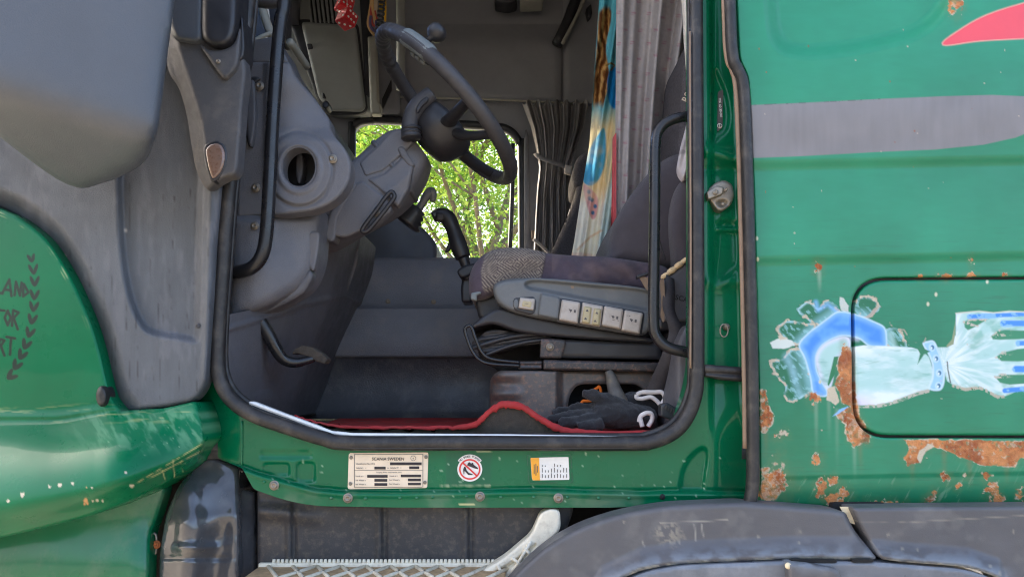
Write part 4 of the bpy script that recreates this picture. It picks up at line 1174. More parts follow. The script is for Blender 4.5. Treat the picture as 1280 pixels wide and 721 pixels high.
# wheel-arch guards
YF = -0.075
CREASE = [(660, 800), (700, 768), (752, 735), (800, 712), (850, 704), (985, 698), (1096, 699), (1130, 703), (1210, 709), (1250, 724), (1290, 830)]
def paint_guard(x, y):
    col = np.zeros((len(x), 4))
    k = 1.0 + 0.3 * (fbm(x, y, 60, 4, 61) - 0.5) + 0.12 * (fbm(x * 0.3, y, 6, 3, 62) - 0.5)
    col[:, :3] = np.array(c(90, 89, 92)) * k[:, None]
    col[:, 3] = 0.48
    d = pdist(CREASE, x, y, False)[0]
    over(col, 0.55 * ss(26, 3, d) * ss(0.3, 0.62, fbm(x * 0.5, y, 8, 4, 63)), c(132, 142, 154), 0.4)
    over(col, 0.8 * ss(3.2, 0.8, d + 3 * (fbm(x, y, 6, 3, 64) - 0.5)) * ss(0.36, 0.56, fbm(x, y, 12, 3, 65)), c(184, 182, 170), 0.7)
    over(col, emask(x, y, 836, 667, 17, 14, 0.4, 0, 0.5, 8, 66) * 0.45 * ss(0.4, 0.6, fbm(x, y, 3, 3, 67)), c(168, 160, 142))
    over(col, smask([(825, 653), (880, 651), (910, 649)], x, y, 1.2, 0.7) * 0.6, c(170, 164, 150))
    for a, b, e in ((868, 655, 675), (877, 655, 670), (803, 676, 682)):
        over(col, smask([(a, b), (a + 2, e)], x, y, 1.6, 0.8) * 0.5, c(176, 172, 160))
    over(col, smask([(1062, 651), (1140, 652), (1280, 644)], x, y, 1.2, 0.7) * 0.4 * ss(0.35, 0.55, fbm(x, y, 20, 2, 68)), c(170, 160, 140))
    for a, b in ((1128, 686), (1147, 687), (1238, 707), (1267, 664), (1000, 664), (999, 678), (1250, 716), (780, 652), (1110, 668), (948, 670)):
        over(col, emask(x, y, a, b, 1.6, 2.2, 0.4, 0, 0.8, 3, a) * 0.5, c(160, 152, 136))
    over(col, 0.15 * ss(0.55, 0.78, fbm(x, y, 24, 5, 69)), c(150, 146, 140), 0.6)
    return np.clip(col, 0, 1)
g1 = relief("wheel_guard", M['fender'], truck, rp([(560, 830, 0), (604, 766, 10), (645, 716, 20), (682, 682, 20), (724, 658, 25), (775, 641, 25), (835, 631, 20), (925, 627, 10), (1040, 636, 3), (1057, 640, 3), (1066, 660, 12), (1096, 697, 3), (1090, 699.5, 2), (985, 698, 4), (850, 704, 20), (800, 712, 20), (752, 735, 20), (690, 830, 0)], 5),
            YF, cell=2.0, rnd=7, depth=0.05, col=paint_guard, h=lambda x, y: 0.030 * ss(30, 0, np.interp(x, [690, 752, 800, 850, 985, 1096], [830, 735, 712, 704, 698, 698]) - y))
g1["label"] = "grey plastic wheel guard curving down beside the entry step"
g2 = relief("wheel_guard", M['fender'], truck, rp([(1064, 634), (1300, 632, 0), (1700, 630, 0), (1700, 830, 0), (1290, 830, 0), (1250, 722, 10), (1210, 708, 20), (1130, 702, 20), (1102, 698.5, 3), (1088, 680, 12), (1074, 655, 8)], 4),
            YF - 0.004, cell=2.0, rnd=5, depth=0.05, col=paint_guard, h=lambda x, y: 0.03 * ss(26, 0, np.interp(x, [1100, 1130, 1210, 1250, 1290], [698, 702, 708, 722, 830]) - y))
g2["label"] = "rear section of the grey wheel guard under the side panel"
g3 = relief("guard_lower_lip", M['fender_low'], truck, rp([(700, 830, 0), (757, 738, 20), (802, 715, 20), (850, 706.5, 20), (985, 701, 8), (1090, 702, 4), (1130, 705, 20), (1208, 711, 20), (1246, 724, 10), (1285, 830, 0)], 4),
            YF - 0.035, cell=3, rnd=3, depth=0.25, h=lambda x, y: -0.02 * ss(700, 780, y))
g3["label"] = "pale grey lower lip of the wheel guard"
for q in ((989, 699.6, 1046, 703), (1066, 699, 1092, 702.5)):
    relief("guard_slot", M['void'], g3, rect(*q, 1), YF - 0.0365, cell=3, depth=0.01)
relief("guard_flap", M['fender'], g3, rp([(984, 702), (1010, 704), (1048, 711), (1056, 730), (1056, 830), (995, 830)], 5), YF - 0.055, cell=3, rnd=4, depth=0.04, col=paint_guard)
lathe("guard_clip", M['tape'], g3, [(0.006, 0), (0.006, 0.002), (0.001, 0.003)], U(985, 706.5, YF - 0.052), (0, -1, 0), 12)
relief("guard_gap_shade", M['void'], truck, rp([(1040, 628), (1110, 628), (1125, 712), (1040, 712)], 3), YF + 0.05, cell=12, depth=0.05)  # dark sheet gives the gap between the guards its shade
tp = relief("guard_tape", M['tape'], truck, [(1050, 633), (1061, 633), (1069, 655), (1060, 652.5)], YF + 0.02, cell=2, depth=0.002)
tp["label"] = "scrap of cream tape between the two wheel guards"
# ------------------------------------------------------------------ the truck: shell of the cab interior
FLOOR = 1.386
XF, XB, YN, YW, ZR = -1.18, 1.62, 0.03, 2.20, 3.62
box("floor_panel", M['tunnel_low'], truck, ((XF + XB) / 2, 1.12, FLOOR - 0.02), (XB - XF, 2.16, 0.04), bev=0)
box("roof_panel", M['wall'], truck, ((XF + XB) / 2, 1.12, ZR + 0.02), (XB - XF + 0.1, 2.3, 0.04), bev=0.01)
box("rear_wall", M['wall'], truck, (XB + 0.02, 1.12, (FLOOR + ZR) / 2), (0.04, 2.24, ZR - FLOOR), bev=0)
box("firewall", M['dash_dark'], truck, (XF - 0.02, 1.12, FLOOR + 0.45), (0.04, 2.24, 1.0), bev=0)
box("windscreen_header", M['wall'], truck, (XF + 0.03, 1.12, 3.50), (0.06, 2.24, 0.26), bev=0)
wsc = box("windscreen", M['glass'], truck, (XF - 0.01, 1.12, (FLOOR + 0.95 + 3.37) / 2), (0.006, 2.10, 3.37 - FLOOR - 0.95), bev=0)
box("windscreen_visor_band", M['glass_blue'], truck, (XF + 0.004, 0.80, 2.95), (0.004, 1.46, 1.0), bev=0)  # tinted band, widened so it keeps the sun off the backrest
for y_ in (0.06, 2.18):
    box("front_pillar", M['dash_dark'], truck, (XF + 0.02, y_, 2.85), (0.10, 0.08, 1.2), bev=0.01)
box("front_body", M['paint_plain'], truck, (XF - 0.20, 1.12, 1.55), (0.34, 2.26, 1.55), bev=0.09)  # unseen cab nose, added to shade the wing from the sun
# near side above and behind the door opening, far out of the picture
box("upper_side", M['paint_plain'], truck, (0.2, 0.03, 3.40), (2.85, 0.06, 0.50), bev=0.01)
box("sleeper_lining", M['wall'], truck, (1.06, 0.09, 2.5), (1.12, 0.02, 2.2), bev=0)

# far side wall with the passenger window
WIN = rp([(440, 153), (470, 149), (600, 157), (636, 160), (652, 180), (653, 330), (648, 372), (446, 372), (440, 330)], 16, 8)
far = relief("far_wall", M['wall'], truck, [(-100, -40), (1300, -40), (1300, 480), (-100, 480)], YW, cell=10, holes=[WIN], depth=0.08)
far["label"] = "dark grey lining of the far cab side"
tube("window_seal", M['blackplastic'], truck, [Vector(U(a, b, YW - 0.015)) for a, b in WIN[::3]], 0.022, 10, 3, closed=True)
tube("window_guide", M['blackplastic'], truck, [U(641, 180, YW - 0.04), U(640, 250, YW - 0.04), U(637, 322, YW - 0.04)], 0.012, 8, 3)
pane = relief("window_pane", M['glass'], truck, WIN, YW + 0.03, cell=12, depth=0.004)
relief("far_pillar_trim", M['dash'], truck, rp([(657, 158), (661, 170), (664, 322), (655, 322), (655, 180)], 3), YW - 0.06, cell=3, rnd=2, depth=0.05)
relief("window_catch", M['rubber_worn'], truck, rect(664, 288, 668.5, 299, 1.5), YW - 0.08, cell=1.2, rnd=1, depth=0.02)
relief("upper_wall_panel", M['wall'], truck, rp([(505, -60), (700, -60), (701.5, 60), (701.5, 127), (505, 122)], 4), YW - 0.05, cell=5, rnd=4, depth=0.05, h=lambda x, y: -0.06 * ss(60, 20, y))
relief("upper_wall_panel", M['wall'], truck, rp([(704, -60), (800, -60), (800, 132), (704, 128)], 3), YW - 0.05, cell=5, rnd=4, depth=0.05)
tube("curtain_rail", M['lining_pale'], truck, [U(500, 121.5, YW - 0.07), U(600, 124, YW - 0.07), U(735, 130.5, YW - 0.07)], 0.006, 8, 2)
tube("roof_strap_bar", M['blackplastic'], truck, [U(726, -20, YW - 0.12), U(712, 22, YW - 0.12), U(696, 56, YW - 0.12)], 0.030, 10, 3)
tube("roof_strap_trim", M['lining_pale'], truck, [U(738, -20, YW - 0.16), U(722, 18, YW - 0.16), U(703, 55, YW - 0.16)], 0.010, 8, 3)
relief("roof_lamp", M['blackplastic'], truck, rp([(618, -30), (648, -30), (646, 2), (634, 5), (618, 2)], 3), YW - 0.2, cell=2, rnd=2, depth=0.1)
relief("roof_vent", M['lining_pale'], truck, rp([(650, -30), (681, -30), (679, 2), (650, 3)], 2), YW - 0.2, cell=2, rnd=1, depth=0.1)
relief("coat_hook", M['blackplastic'], truck, rp([(732, 12), (739, 5), (740, 18), (735, 24)], 2), YW - 0.1, cell=1.5, rnd=1.5, depth=0.04)

# overhead locker above the windscreen, passenger side
YH = 2.08
hd = relief("overhead_locker", M['header'], truck, rp([(338, -90), (338, 46), (352, 58), (362, 84), (396, 130), (410, 138), (440, 141), (463, 141), (459, 46), (459, -90)], 5), YH, cell=3, rnd=3, depth=0.10)
hd["label"] = "grey overhead locker above the windscreen with a latched lid"
relief("locker_frame", M['blackplastic'], hd, rp([(362, 28), (377, 24), (448, 30), (460, 138), (452, 143), (408, 142), (396, 124), (381, 82)], 6), YH - 0.012, cell=2, rnd=2, depth=0.02)
lid = relief("locker_lid", M['header'], hd, rp([(376, 27.5), (445, 32.5), (457, 134), (452, 139.5), (411, 138.5), (398, 122)], 6), YH - 0.030, cell=2, rnd=2.5, depth=0.02)
relief("lid_latch", M['blackplastic'], hd, rp([(383, 55), (390, 55), (391.5, 61.5), (385, 62.5)], 1.5), YH - 0.034, cell=1, rnd=1, depth=0.006)
relief("lid_catch", M['blackplastic'], hd, rp([(402, 117), (405, 116), (408, 124), (403, 123)], 1.5), YH - 0.034, cell=1, rnd=1, depth=0.006)
relief("vent_backing", M['void'], hd, rp([(384, -10), (424, -10), (424, 30), (390, 28)], 2), YH - 0.004, cell=6, depth=0.01)
for k in range(8):
    a = 384 + 5.4 * k
    relief("vent_slat", M['header'], hd, rp([(a - 1, -12), (a + 1.8, -12), (a + 6.5, 29.5), (a + 4.0, 28.5)], 1), YH - 0.02, cell=2, rnd=0.8, depth=0.015)
relief("locker_spine", M['lining_pale'], truck, rp([(459.5, 46), (470, 46), (473, 128), (476.5, 131), (476, 143), (463.5, 143), (462.5, 131)], 2), YH - 0.05, cell=1.5, rnd=2, depth=0.04)
relief("locker_side", M['blackplastic'], truck, rp([(446, -60), (462, -60), (462, 120), (457, 120)], 3), YH - 0.02, cell=3, rnd=2, depth=0.06)
relief("locker_flank", M['wall'], truck, rp([(470, -60), (497, -60), (500, 142), (474, 142)], 3), YH + 0.06, cell=4, rnd=2, depth=0.05)
for k in range(5):
    relief("side_louvre", M['blackplastic'], truck, rp([(477.5 + 2.3 * k, 124 - 5 * k), (480 + 2.3 * k, 119 - 5 * k), (480.5 + 2.3 * k, 132 - 5 * k), (478 + 2.3 * k, 137 - 5 * k)], 0.8), YH + 0.045, cell=1.2, depth=0.012)
tube("header_post", M['header'], truck, [U(500, -40, 1.75), U(501, 40, 1.75), U(500.5, 112, 1.75)], 0.022, 12, 3)
relief("locker_hinge", M['blackplastic'], truck, circ(407, 131, 4.5, 5, 14), 1.2, cell=1.2, rnd=2, depth=0.05)

# engine tunnel between the footwells
prof = [(1.45, U(500, 326, 1.45).z), (1.02, U(500, 322, 1.02).z), (1.0, U(500, 326, 1.0).z), (0.985, U(500, 352, 0.985).z), (0.975, U(500, 378, 0.975).z), (0.955, U(500, 382.5, 0.955).z), (0.935, U(500, 386, 0.935).z)]
prof2 = [(0.934, U(500, 386, 0.934).z), (0.915, U(500, 415, 0.915).z), (0.90, U(500, 443, 0.90).z), (0.905, U(500, 445.5, 0.905).z)]
prof3 = [(0.915, U(500, 446, 0.915).z), (0.925, U(500, 450, 0.925).z), (0.925, U(500, 480, 0.925).z), (0.915, FLOOR + 0.03), (0.895, FLOOR + 0.006), (0.87, FLOOR + 0.003)]
def extr(name, m, pr, x0, x1, nx=24, wob=0.0):
    xs = np.linspace(x0, x1, nx)
    V = [(x, y - wob * math.sin(x * 9 + i) * 0.5, z) for x in xs for i, (y, z) in enumerate(pr)]
    n = len(pr)
    F = [(i * n + k, (i + 1) * n + k, (i + 1) * n + k + 1, i * n + k + 1) for i in range(nx - 1) for k in range(n - 1)]
    return mesh_obj(name, V, F, m, truck)
extr("tunnel_top", M['tunnel'], prof, -1.1, 0.9)["label"] = "upper grey plastic cover of the engine tunnel"
extr("tunnel_middle", M['tunnel'], prof2, -1.1, 0.9)["label"] = "middle grey plastic band of the engine tunnel"
extr("tunnel_side", M['tunnel_low'], prof3, -1.1, 0.9, 40, 0.006)["label"] = "dark scuffed side of the engine tunnel"
screw(485, 376.5, 0.968, 3.2, M['steel'], truck)
screw(542, 377, 0.968, 3.2, M['steel'], truck)
# toe board / kick panel in front of the pedals
EDGE = lambda y: np.interp(y, [280, 300, 372, 430, 522], [452, 450, 432, 408, 374])
def y_kick(x, y):
    t = np.clip((x - 282) / (EDGE(y) - 282), 0, 1)
    return 0.045 + 0.60 * t ** 1.25 + 0.10 * ss(0.86, 1.0, t)
kick = relief("kick_panel", M['dash_dark'], truck, rp([(276, 395), (330, 384), (370, 360), (400, 300), (415, 285), (452, 288), (446, 330), (434, 366), (408, 430), (374, 524), (340, 514), (305, 500), (282, 478), (276, 450)], 6), y_kick, cell=2.5, depth=0.25,
              h=lambda x, y: 0.012 * np.exp(-((y - np.interp(x, [283, 345, 380, 430], [412, 393, 380, 370])) / 3) ** 2))
kick["label"] = "grey plastic toe board beside the pedals"

# grab handles
gh = tube("grab_handle", M['blackpaint'], truck, [U(a, b, d) for a, b, d in ((357, -90, 0.07), (355, 2, 0.07), (351, 25, 0.07), (346.5, 70, 0.07), (341, 150, 0.07), (337, 230, 0.07), (333, 292, 0.07), (327, 320, 0.07), (314, 335, 0.075), (294, 341, 0.09))], 0.0150, 16, 6)
gh["label"] = "long black grab handle on the front pillar"
tube("handle_arm", M['dash'], truck, [U(354, 3, 0.08), U(335, 5, 0.12), U(315, 2, 0.2)], 0.012, 10, 4)
gh2 = tube("grab_handle", M['blackpaint'], truck, [U(a, b, 0.055) for a, b in ((878, 143), (862, 145), (840, 150), (825, 161), (819.5, 182), (818.5, 250), (817.5, 330), (817, 400), (821, 421), (835, 434), (858, 440), (878, 443))], 0.0122, 14, 6)
gh2["label"] = "black grab handle on the rear door pillar"

# front pillar lining seen through the opening
relief("pillar_lining", M['dash_dark'], truck, rp([(300, 48), (322, 50), (346, 45), (352, 60), (362, 80), (300, 80)], 4), 0.24, cell=3, rnd=3, depth=0.15)
tube("windscreen_edge", M['lining_pale'], truck, [U(312, 58, 0.28), U(322, 49, 0.29), U(335, 43, 0.30), U(352, 39, 0.32)], 0.006, 8, 4)
tube("windscreen_post", M['lining_pale'], truck, [U(322, -20, 0.45), U(330, 18, 0.45), U(340, 46, 0.42)], 0.012, 8, 3)
relief("windscreen_corner", M['glass_blue'], truck, rp([(302, -40), (322, -40), (336, 44), (318, 54), (302, 66)], 3), 0.48, cell=8, depth=0.004)
relief("pillar_inner", M['blackplastic'], truck, rp([(330, -40), (352, -40), (352, 44), (340, 44)], 3), 0.55, cell=6, depth=0.1)

# ------------------------------------------------------------------ dashboard
dash = thing("dashboard", "grey plastic dashboard end with round air vent hole and steering column", "dashboard", U(360, 400, 0.3))
END = rp([(294, 78, 2), (362, 78, 4), (370, 98, 10), (391, 120, 12), (412, 149, 6), (414, 167, 8), (432, 186, 12), (440, 207, 14), (436, 231, 14), (420, 251, 14), (396, 263, 12), (355, 268, 8), (296, 272, 2)], 6)
HOLE = circ(373.5, 209, 21.5, 25, 36)
def h_end(x, y):
    r = np.hypot((x - 374) / 1.0, (y - 211) / 1.12)
    h = 0.006 * ss(46, 40, r) - 0.009 * np.exp(-((r - 42) / 1.7) ** 2)
    h += 0.004 * ss(30, 27, r)
    h -= 0.02 * ss(178, 158, y) * ss(330, 345, x) * ss(95, 140, y)
    h -= 0.012 * ss(336, 328, x)
    h -= 0.10 * ss(345, 440, x) * ss(200, 80, y)
    return h
end = relief("dash_end", M['dash'], dash, END, 0.125, cell=1.8, holes=[HOLE], rnd=3.5, h=h_end, depth=0.045)
relief("dash_body", M['dash_dark'], dash, rp([(296, 84), (352, 84), (372, 120), (388, 150), (394, 180), (408, 205), (398, 235), (380, 250), (296, 262)], 8), 0.20, cell=5, holes=[circ(373.5, 209, 24, 27, 28)], rnd=3, depth=0.25)
V, F = [], []
relief("vent_bore", M['blackplastic'], dash, circ(373.5, 209, 24, 27, 32), 0.24, cell=4, depth=0.02)
tube("vent_sleeve", M['dash_dark'], dash, [U(373.5 + 21.7 * math.cos(t), 209 + 25.2 * math.sin(t), 0.122) for t in np.linspace(0, 2 * math.pi, 24, False)], 0.003, 6, 2, closed=True)
relief("vent_flap", M['dash_dark'], dash, spl([(372, 190), (378, 196), (379, 214), (374, 230), (370, 215)], 4, True), 0.20, cell=1.5, rnd=2, depth=0.03)
for a, b in ((416, 199), ):
    screw(a, b, 0.122, 6, M['steel'], dash)
screw(325, 108, 0.133, 6, M['steel'], dash)
screw(320, 235, 0.133, 6, M['steel'], dash)
screw(318.5, 282.5, 0.113, 5.5, M['steel'], dash)
relief("dash_slot", M['blackplastic'], dash, spl([(303, 110), (309, 100), (317, 96), (326, 99), (318, 108), (319, 140), (318, 172), (312, 184), (308, 172), (302, 168)], 5, True), 0.132, cell=1.5, rnd=2, depth=0.03)
relief("dash_handle_leaf", M['dash_dark'], dash, spl([(310, 112), (316, 100), (319, 120), (318.5, 160), (314, 182), (310, 174), (308, 140)], 5, True), 0.118, cell=1.5, rnd=2, depth=0.02)
LOWD = rp([(284, 266, 2), (360, 264, 4), (402, 258, 8), (399, 290, 10), (396, 325, 20), (384, 356, 20), (350, 378, 20), (300, 396, 8), (282, 404, 2)], 8)
low = relief("dash_lower", M['dash'], dash, LOWD, 0.115, cell=2.2, rnd=18, depth=0.10, h=lambda x, y: -0.08 * ss(310, 400, x) - 0.010 * ss(278, 268, y) + 0.004 * np.sin(y * 0.06))
relief("dash_lower_edge", M['dash_dark'], dash, rp([(282, 396), (320, 384), (360, 362), (388, 336), (392, 346), (380, 366), (360, 378), (325, 394), (282, 410)], 6), 0.19, cell=2.5, rnd=4, depth=0.03)
relief("dash_switch_blank", M['dash'], dash, spl([(384, 292), (398, 291), (398, 310), (392, 338), (383, 325), (381, 308)], 5, True), 0.196, cell=1.5, rnd=2, depth=0.02)
relief("dash_top", M['dash_dark'], dash, rp([(300, 76), (362, 76), (378, 108), (404, 142), (410, 160), (300, 160)], 5), 0.32, cell=4, rnd=3, depth=0.9)
relief("passenger_dash", M['dash_dark'], dash, rp([(450, 340), (452, 290), (462, 276), (480, 270), (506, 271), (530, 286), (546, 304), (546, 340)], 8), 1.45, cell=2.5, rnd=7, depth=0.5)
tube("dash_top_roll", M['lining_pale'], dash, [U(362, 52, 0.55), U(372, 66, 0.60), U(384, 84, 0.66)], 0.012, 8, 3)

# steering column: bulky grey shroud from the dash to the wheel
YC = 0.40
def sect(cx, cy, hw, hy, ang, n=40, e=4.6):
    p = U(cx, cy, YC)
    k = (YC - CAMY) / FPX * 1.02
    d = Vector((math.cos(ang), 0, math.sin(ang)))
    out = []
    for i in range(n):
        t = 2 * math.pi * i / n
        ct, st_ = math.cos(t), math.sin(t)
        q = (abs(ct) ** (2 / e)) * math.copysign(1, ct)
        w = (abs(st_) ** (2 / e)) * math.copysign(1, st_)
        out.append(np.array(p + d * (q * hw * k) + Vector((0, w * hy, 0))))
    return out
A0 = math.radians(-52)
secs = [(385, 300, 20, 0.06), (404, 286, 29, 0.075), (432, 263, 35, 0.083), (462, 243, 39, 0.086), (480, 229, 40, 0.086), (497, 212, 39, 0.085), (512, 196, 34, 0.078), (523, 186, 25, 0.06)]
S = spl(np.array(secs, float), 4)
loft("column_shroud", M['dash'], dash, [sect(*q, A0) for q in S])
relief("shroud_upper_cover", M['lining_pale'] if False else M['dash'], dash, rp([(449, 203), (470, 184), (489, 164), (502, 161), (519, 175), (505, 191), (479, 214), (456, 221)], 4), 0.310, cell=1.5, rnd=2.5, depth=0.03)
relief("shroud_lower_cover", M['dash'], dash, rp([(458, 224), (480, 217), (506, 194), (517, 206), (511, 236), (497, 259), (485, 246)], 4), 0.309, cell=1.5, rnd=3, depth=0.03, h=lambda x, y: 0.005 * np.exp(-((y - 232 + 0.8 * (x - 495)) / 9) ** 2))
relief("shroud_root_cover", M['dash'], dash, rp([(409, 294), (419, 263), (439, 233), (453, 225), (482, 247), (491, 262), (470, 281), (432, 297)], 5), 0.309, cell=1.5, rnd=3, depth=0.03)
loft("column_collar", M['dash_dark'], dash, [sect(*q, A0) for q in ((492, 217, 41.5, .0885), (496, 213.5, 41.5, .0885))])
relief("shroud_groove", M['dash_dark'], dash, spl([(497, 186), (504, 184), (512, 196), (518, 206), (512, 208), (503, 198)], 5, True), 0.306, cell=1.2, rnd=2, depth=0.02)
relief("shroud_rib", M['dash'], dash, spl([(418, 300), (422, 272), (434, 250), (446, 232), (438, 226), (424, 246), (412, 268), (406, 296)], 5, True), 0.305, cell=1.5, rnd=2.5, depth=0.05)
screw(470.5, 266, 0.307, 5, M['steel'], dash)
tube("release_lever", M['blackplastic'], dash, [U(a, b, 0.285) for a, b in ((453, 289), (455, 283), (470, 263), (484, 244), (490, 240), (493, 246), (488, 254), (474, 272), (460, 288))], 0.0058, 8, 5, closed=True)
# thick control stalk on the near side of the column
tube("control_stalk", M['wheel'], dash, [U(a, b, 0.285) for a, b in ((514, 172), (512, 156), (516, 141), (526, 128), (540, 117))], [0.026, 0.021, 0.022, 0.023, 0.0215], 14, 6, flat=0.8)
relief("stalk_window", M['blackplastic'], dash, spl([(520, 136), (526, 126), (534, 121), (535, 126), (528, 133), (522, 141)], 4, True), 0.264, cell=1.2, rnd=1.5, depth=0.01)
for k in range(3):
    lathe("stalk_boot_ring", M['blackplastic'], dash, [(0.024, 0), (0.027, 0.004), (0.024, 0.008)], U(514.5, 174 - 5 * k, 0.29), Vector((-0.1, 0, 1)), 18)
# far stalk with rubber bellows
ax = U(531, 248, 0.58) - U(508, 277, 0.58)
lathe("bellows", M['blackplastic'], dash, [(0.040, 0), (0.048, 0.008), (0.036, 0.016), (0.042, 0.024), (0.031, 0.032), (0.036, 0.040), (0.026, 0.048), (0.028, 0.056), (0.018, 0.060)], U(507, 280, 0.58), ax, 20)
tube("far_stalk", M['seatplastic'], dash, [U(a, b, 0.58) for a, b in ((522, 264), (528, 254), (532, 247), (538, 240), (541, 243), (541, 252))], [0.012, 0.011, 0.013, 0.015, 0.013, 0.008], 10, 5)

# ------------------------------------------------------------------ brake pedal
ped = thing("brake_pedal", "black pedal arm with worn brown rubber pad hanging over the floor", "pedal", U(380, 450, 0.3))
tube("pedal_arm", M['blackpaint'], ped, [U(a, b, d) for a, b, d in ((316, 388, 0.20), (334, 415, 0.21), (345, 436, 0.22), (355, 449, 0.23), (370, 453, 0.24), (392, 448, 0.26))], [0.0165, 0.0155, 0.015, 0.0135, 0.012, 0.009], 12, 6)
sec = []
for a, b, w in ((369, 440, 3), (378, 437, 5), (390, 440, 5.5), (402, 447, 5), (410, 452, 3)):
    p = U(a, b, 0.27)
    k = w * 0.0020
    sec.append([np.array(p + Vector((sx * k * 0.5, sy, sx * k))) for sx, sy in ((1, -0.02), (1, 0.02), (-1, 0.02), (-1, -0.02))])
bevel_mesh(loft("pedal_pad", M['pad_rubber'], ped, sec), 0.003)

# ------------------------------------------------------------------ steering wheel, seen from below
YSW = 0.36
wc = U(558, 136, YSW)
sw = thing("steering_wheel", "large dark grey steering wheel with ribbed grip and spinner knob, seen from below", "steering wheel", wc)
n_ = Vector((0.71, 0.055, 0.70)).normalized()
m_ = Vector((n_.z, 0, -n_.x)).normalized()
b_ = n_.cross(m_).normalized()
b_ = b_ if b_.y > 0 else -b_
RW = 0.246
def rim(ph, rr=0.0, nn=0.0):
    a = math.radians(ph)
    return wc + (RW + rr) * (math.cos(a) * m_ + math.sin(a) * b_) + nn * n_
phs = np.arange(0, 360, 1.0)
def rimr(ph):
    a = (ph + 180) % 360 - 180
    f = max(0.0, 1 - abs((a + 156) / 26.0)) if a < 0 else max(0.0, 1 - abs((a - 168) / 14.0))
    return 0.0192 + 0.0016 * min(1, 2 * f) * math.cos(math.radians(ph) * 48)
tube("wheel_rim", M['wheel'], sw, [rim(p) for p in phs], [rimr(p) for p in phs], 16, 1, closed=True)
hc = wc + 0.035 * m_ - 0.055 * n_
hub = lathe("wheel_hub", M['blackplastic'], sw, [(0.030, -0.062), (0.060, -0.056), (0.078, -0.036), (0.087, -0.005), (0.088, 0.020), (0.080, 0.034), (0.055, 0.042), (0.01, 0.044)], hc, n_, 32)
for ph in (-66, -40, 66, 40):
    s0 = hc + (rim(ph) - hc).normalized() * 0.055
    s1 = rim(ph)
    tube("wheel_spoke", M['blackplastic'], sw, [s0, (s0 * 0.6 + s1 * 0.4) - n_ * 0.012, (s0 * 0.25 + s1 * 0.75) - n_ * 0.006, s1], [0.026, 0.019, 0.0165, 0.016], 12, 5, flat=0.7)
tube("switch_pad", M['wheel_pad'], sw, [rim(p, -0.003, 0.002) for p in np.linspace(-97, -124, 10)], [0.014] + [0.0222] * 8 + [0.014], 14, 2)
cl = rim(-110, -0.030, -0.006)
cld = (rim(-98) - rim(-122)).normalized()
clu = (rim(-110) - wc).normalized()
R3 = Matrix((cld, clu, cld.cross(clu))).transposed()
box("switch_cluster", M['blackplastic'], sw, cl, (0.075, 0.026, 0.012), R3, 0.005)
for q in (-0.040, 0.040):
    box("switch_button", M['foam'], sw, cl + cld * q + clu * 0.004, (0.010, 0.016, 0.010), R3, 0.003)
for q in (-0.02, 0.0, 0.02):
    box("switch_key", M['wheel_pad'], sw, cl + cld * q - clu * 0.006 - n_ * 0.008, (0.014, 0.012, 0.006), R3, 0.002)
kb = rim(-107, 0.0, 0.040)
lathe("spinner_knob", M['blackplastic'], sw, [(0.008, -0.028), (0.008, -0.008), (0.016, -0.004), (0.0225, 0.004), (0.0245, 0.014), (0.0225, 0.024), (0.015, 0.031), (0.004, 0.033)], kb, n_, 24)

# ------------------------------------------------------------------ gear lever
gl = thing("gear_lever", "black gear lever with angled grip beside the driver's seat", "gear lever", U(582, 378, 0.72))
YG = 0.70
tube("lever_grip", M['blackplastic'], gl, [U(a, b, YG) for a, b in ((541, 272), (550, 269), (560, 273), (567, 288), (573, 306), (579, 322))], [0.016, 0.024, 0.026, 0.024, 0.028, 0.025], 16, 6, flat=0.95)
relief("grip_button", M['rubber'], gl, rect(545, 267, 555, 276, 3), YG - 0.026, cell=1.2, rnd=2, depth=0.012)
relief("grip_trigger", M['wheel_pad'], gl, rp([(541, 267), (546, 264), (548, 268), (543, 271)], 1.5), YG - 0.02, cell=1, rnd=1, depth=0.02)
tube("grip_spur", M['blackplastic'], gl, [U(563, 305, YG), U(560, 312, YG), U(557, 315, YG)], [0.008, 0.007, 0.004], 8, 3)
tube("lever_shaft", M['blackplastic'], gl, [U(579, 322, YG), U(583, 335, YG), U(585, 350, YG)], [0.018, 0.015, 0.016], 10, 4)
relief("lever_plate", M['blackplastic'], gl, spl([(572, 338), (584, 331), (598, 330), (596, 338), (586, 345), (576, 347)], 5, True), YG - 0.03, cell=1.5, rnd=2, depth=0.05)
relief("lever_bracket", M['blackplastic'], gl, rp([(578, 345), (590, 345), (590, 378), (577, 378), (576, 362)], 3), YG, cell=2, rnd=2, depth=0.08)
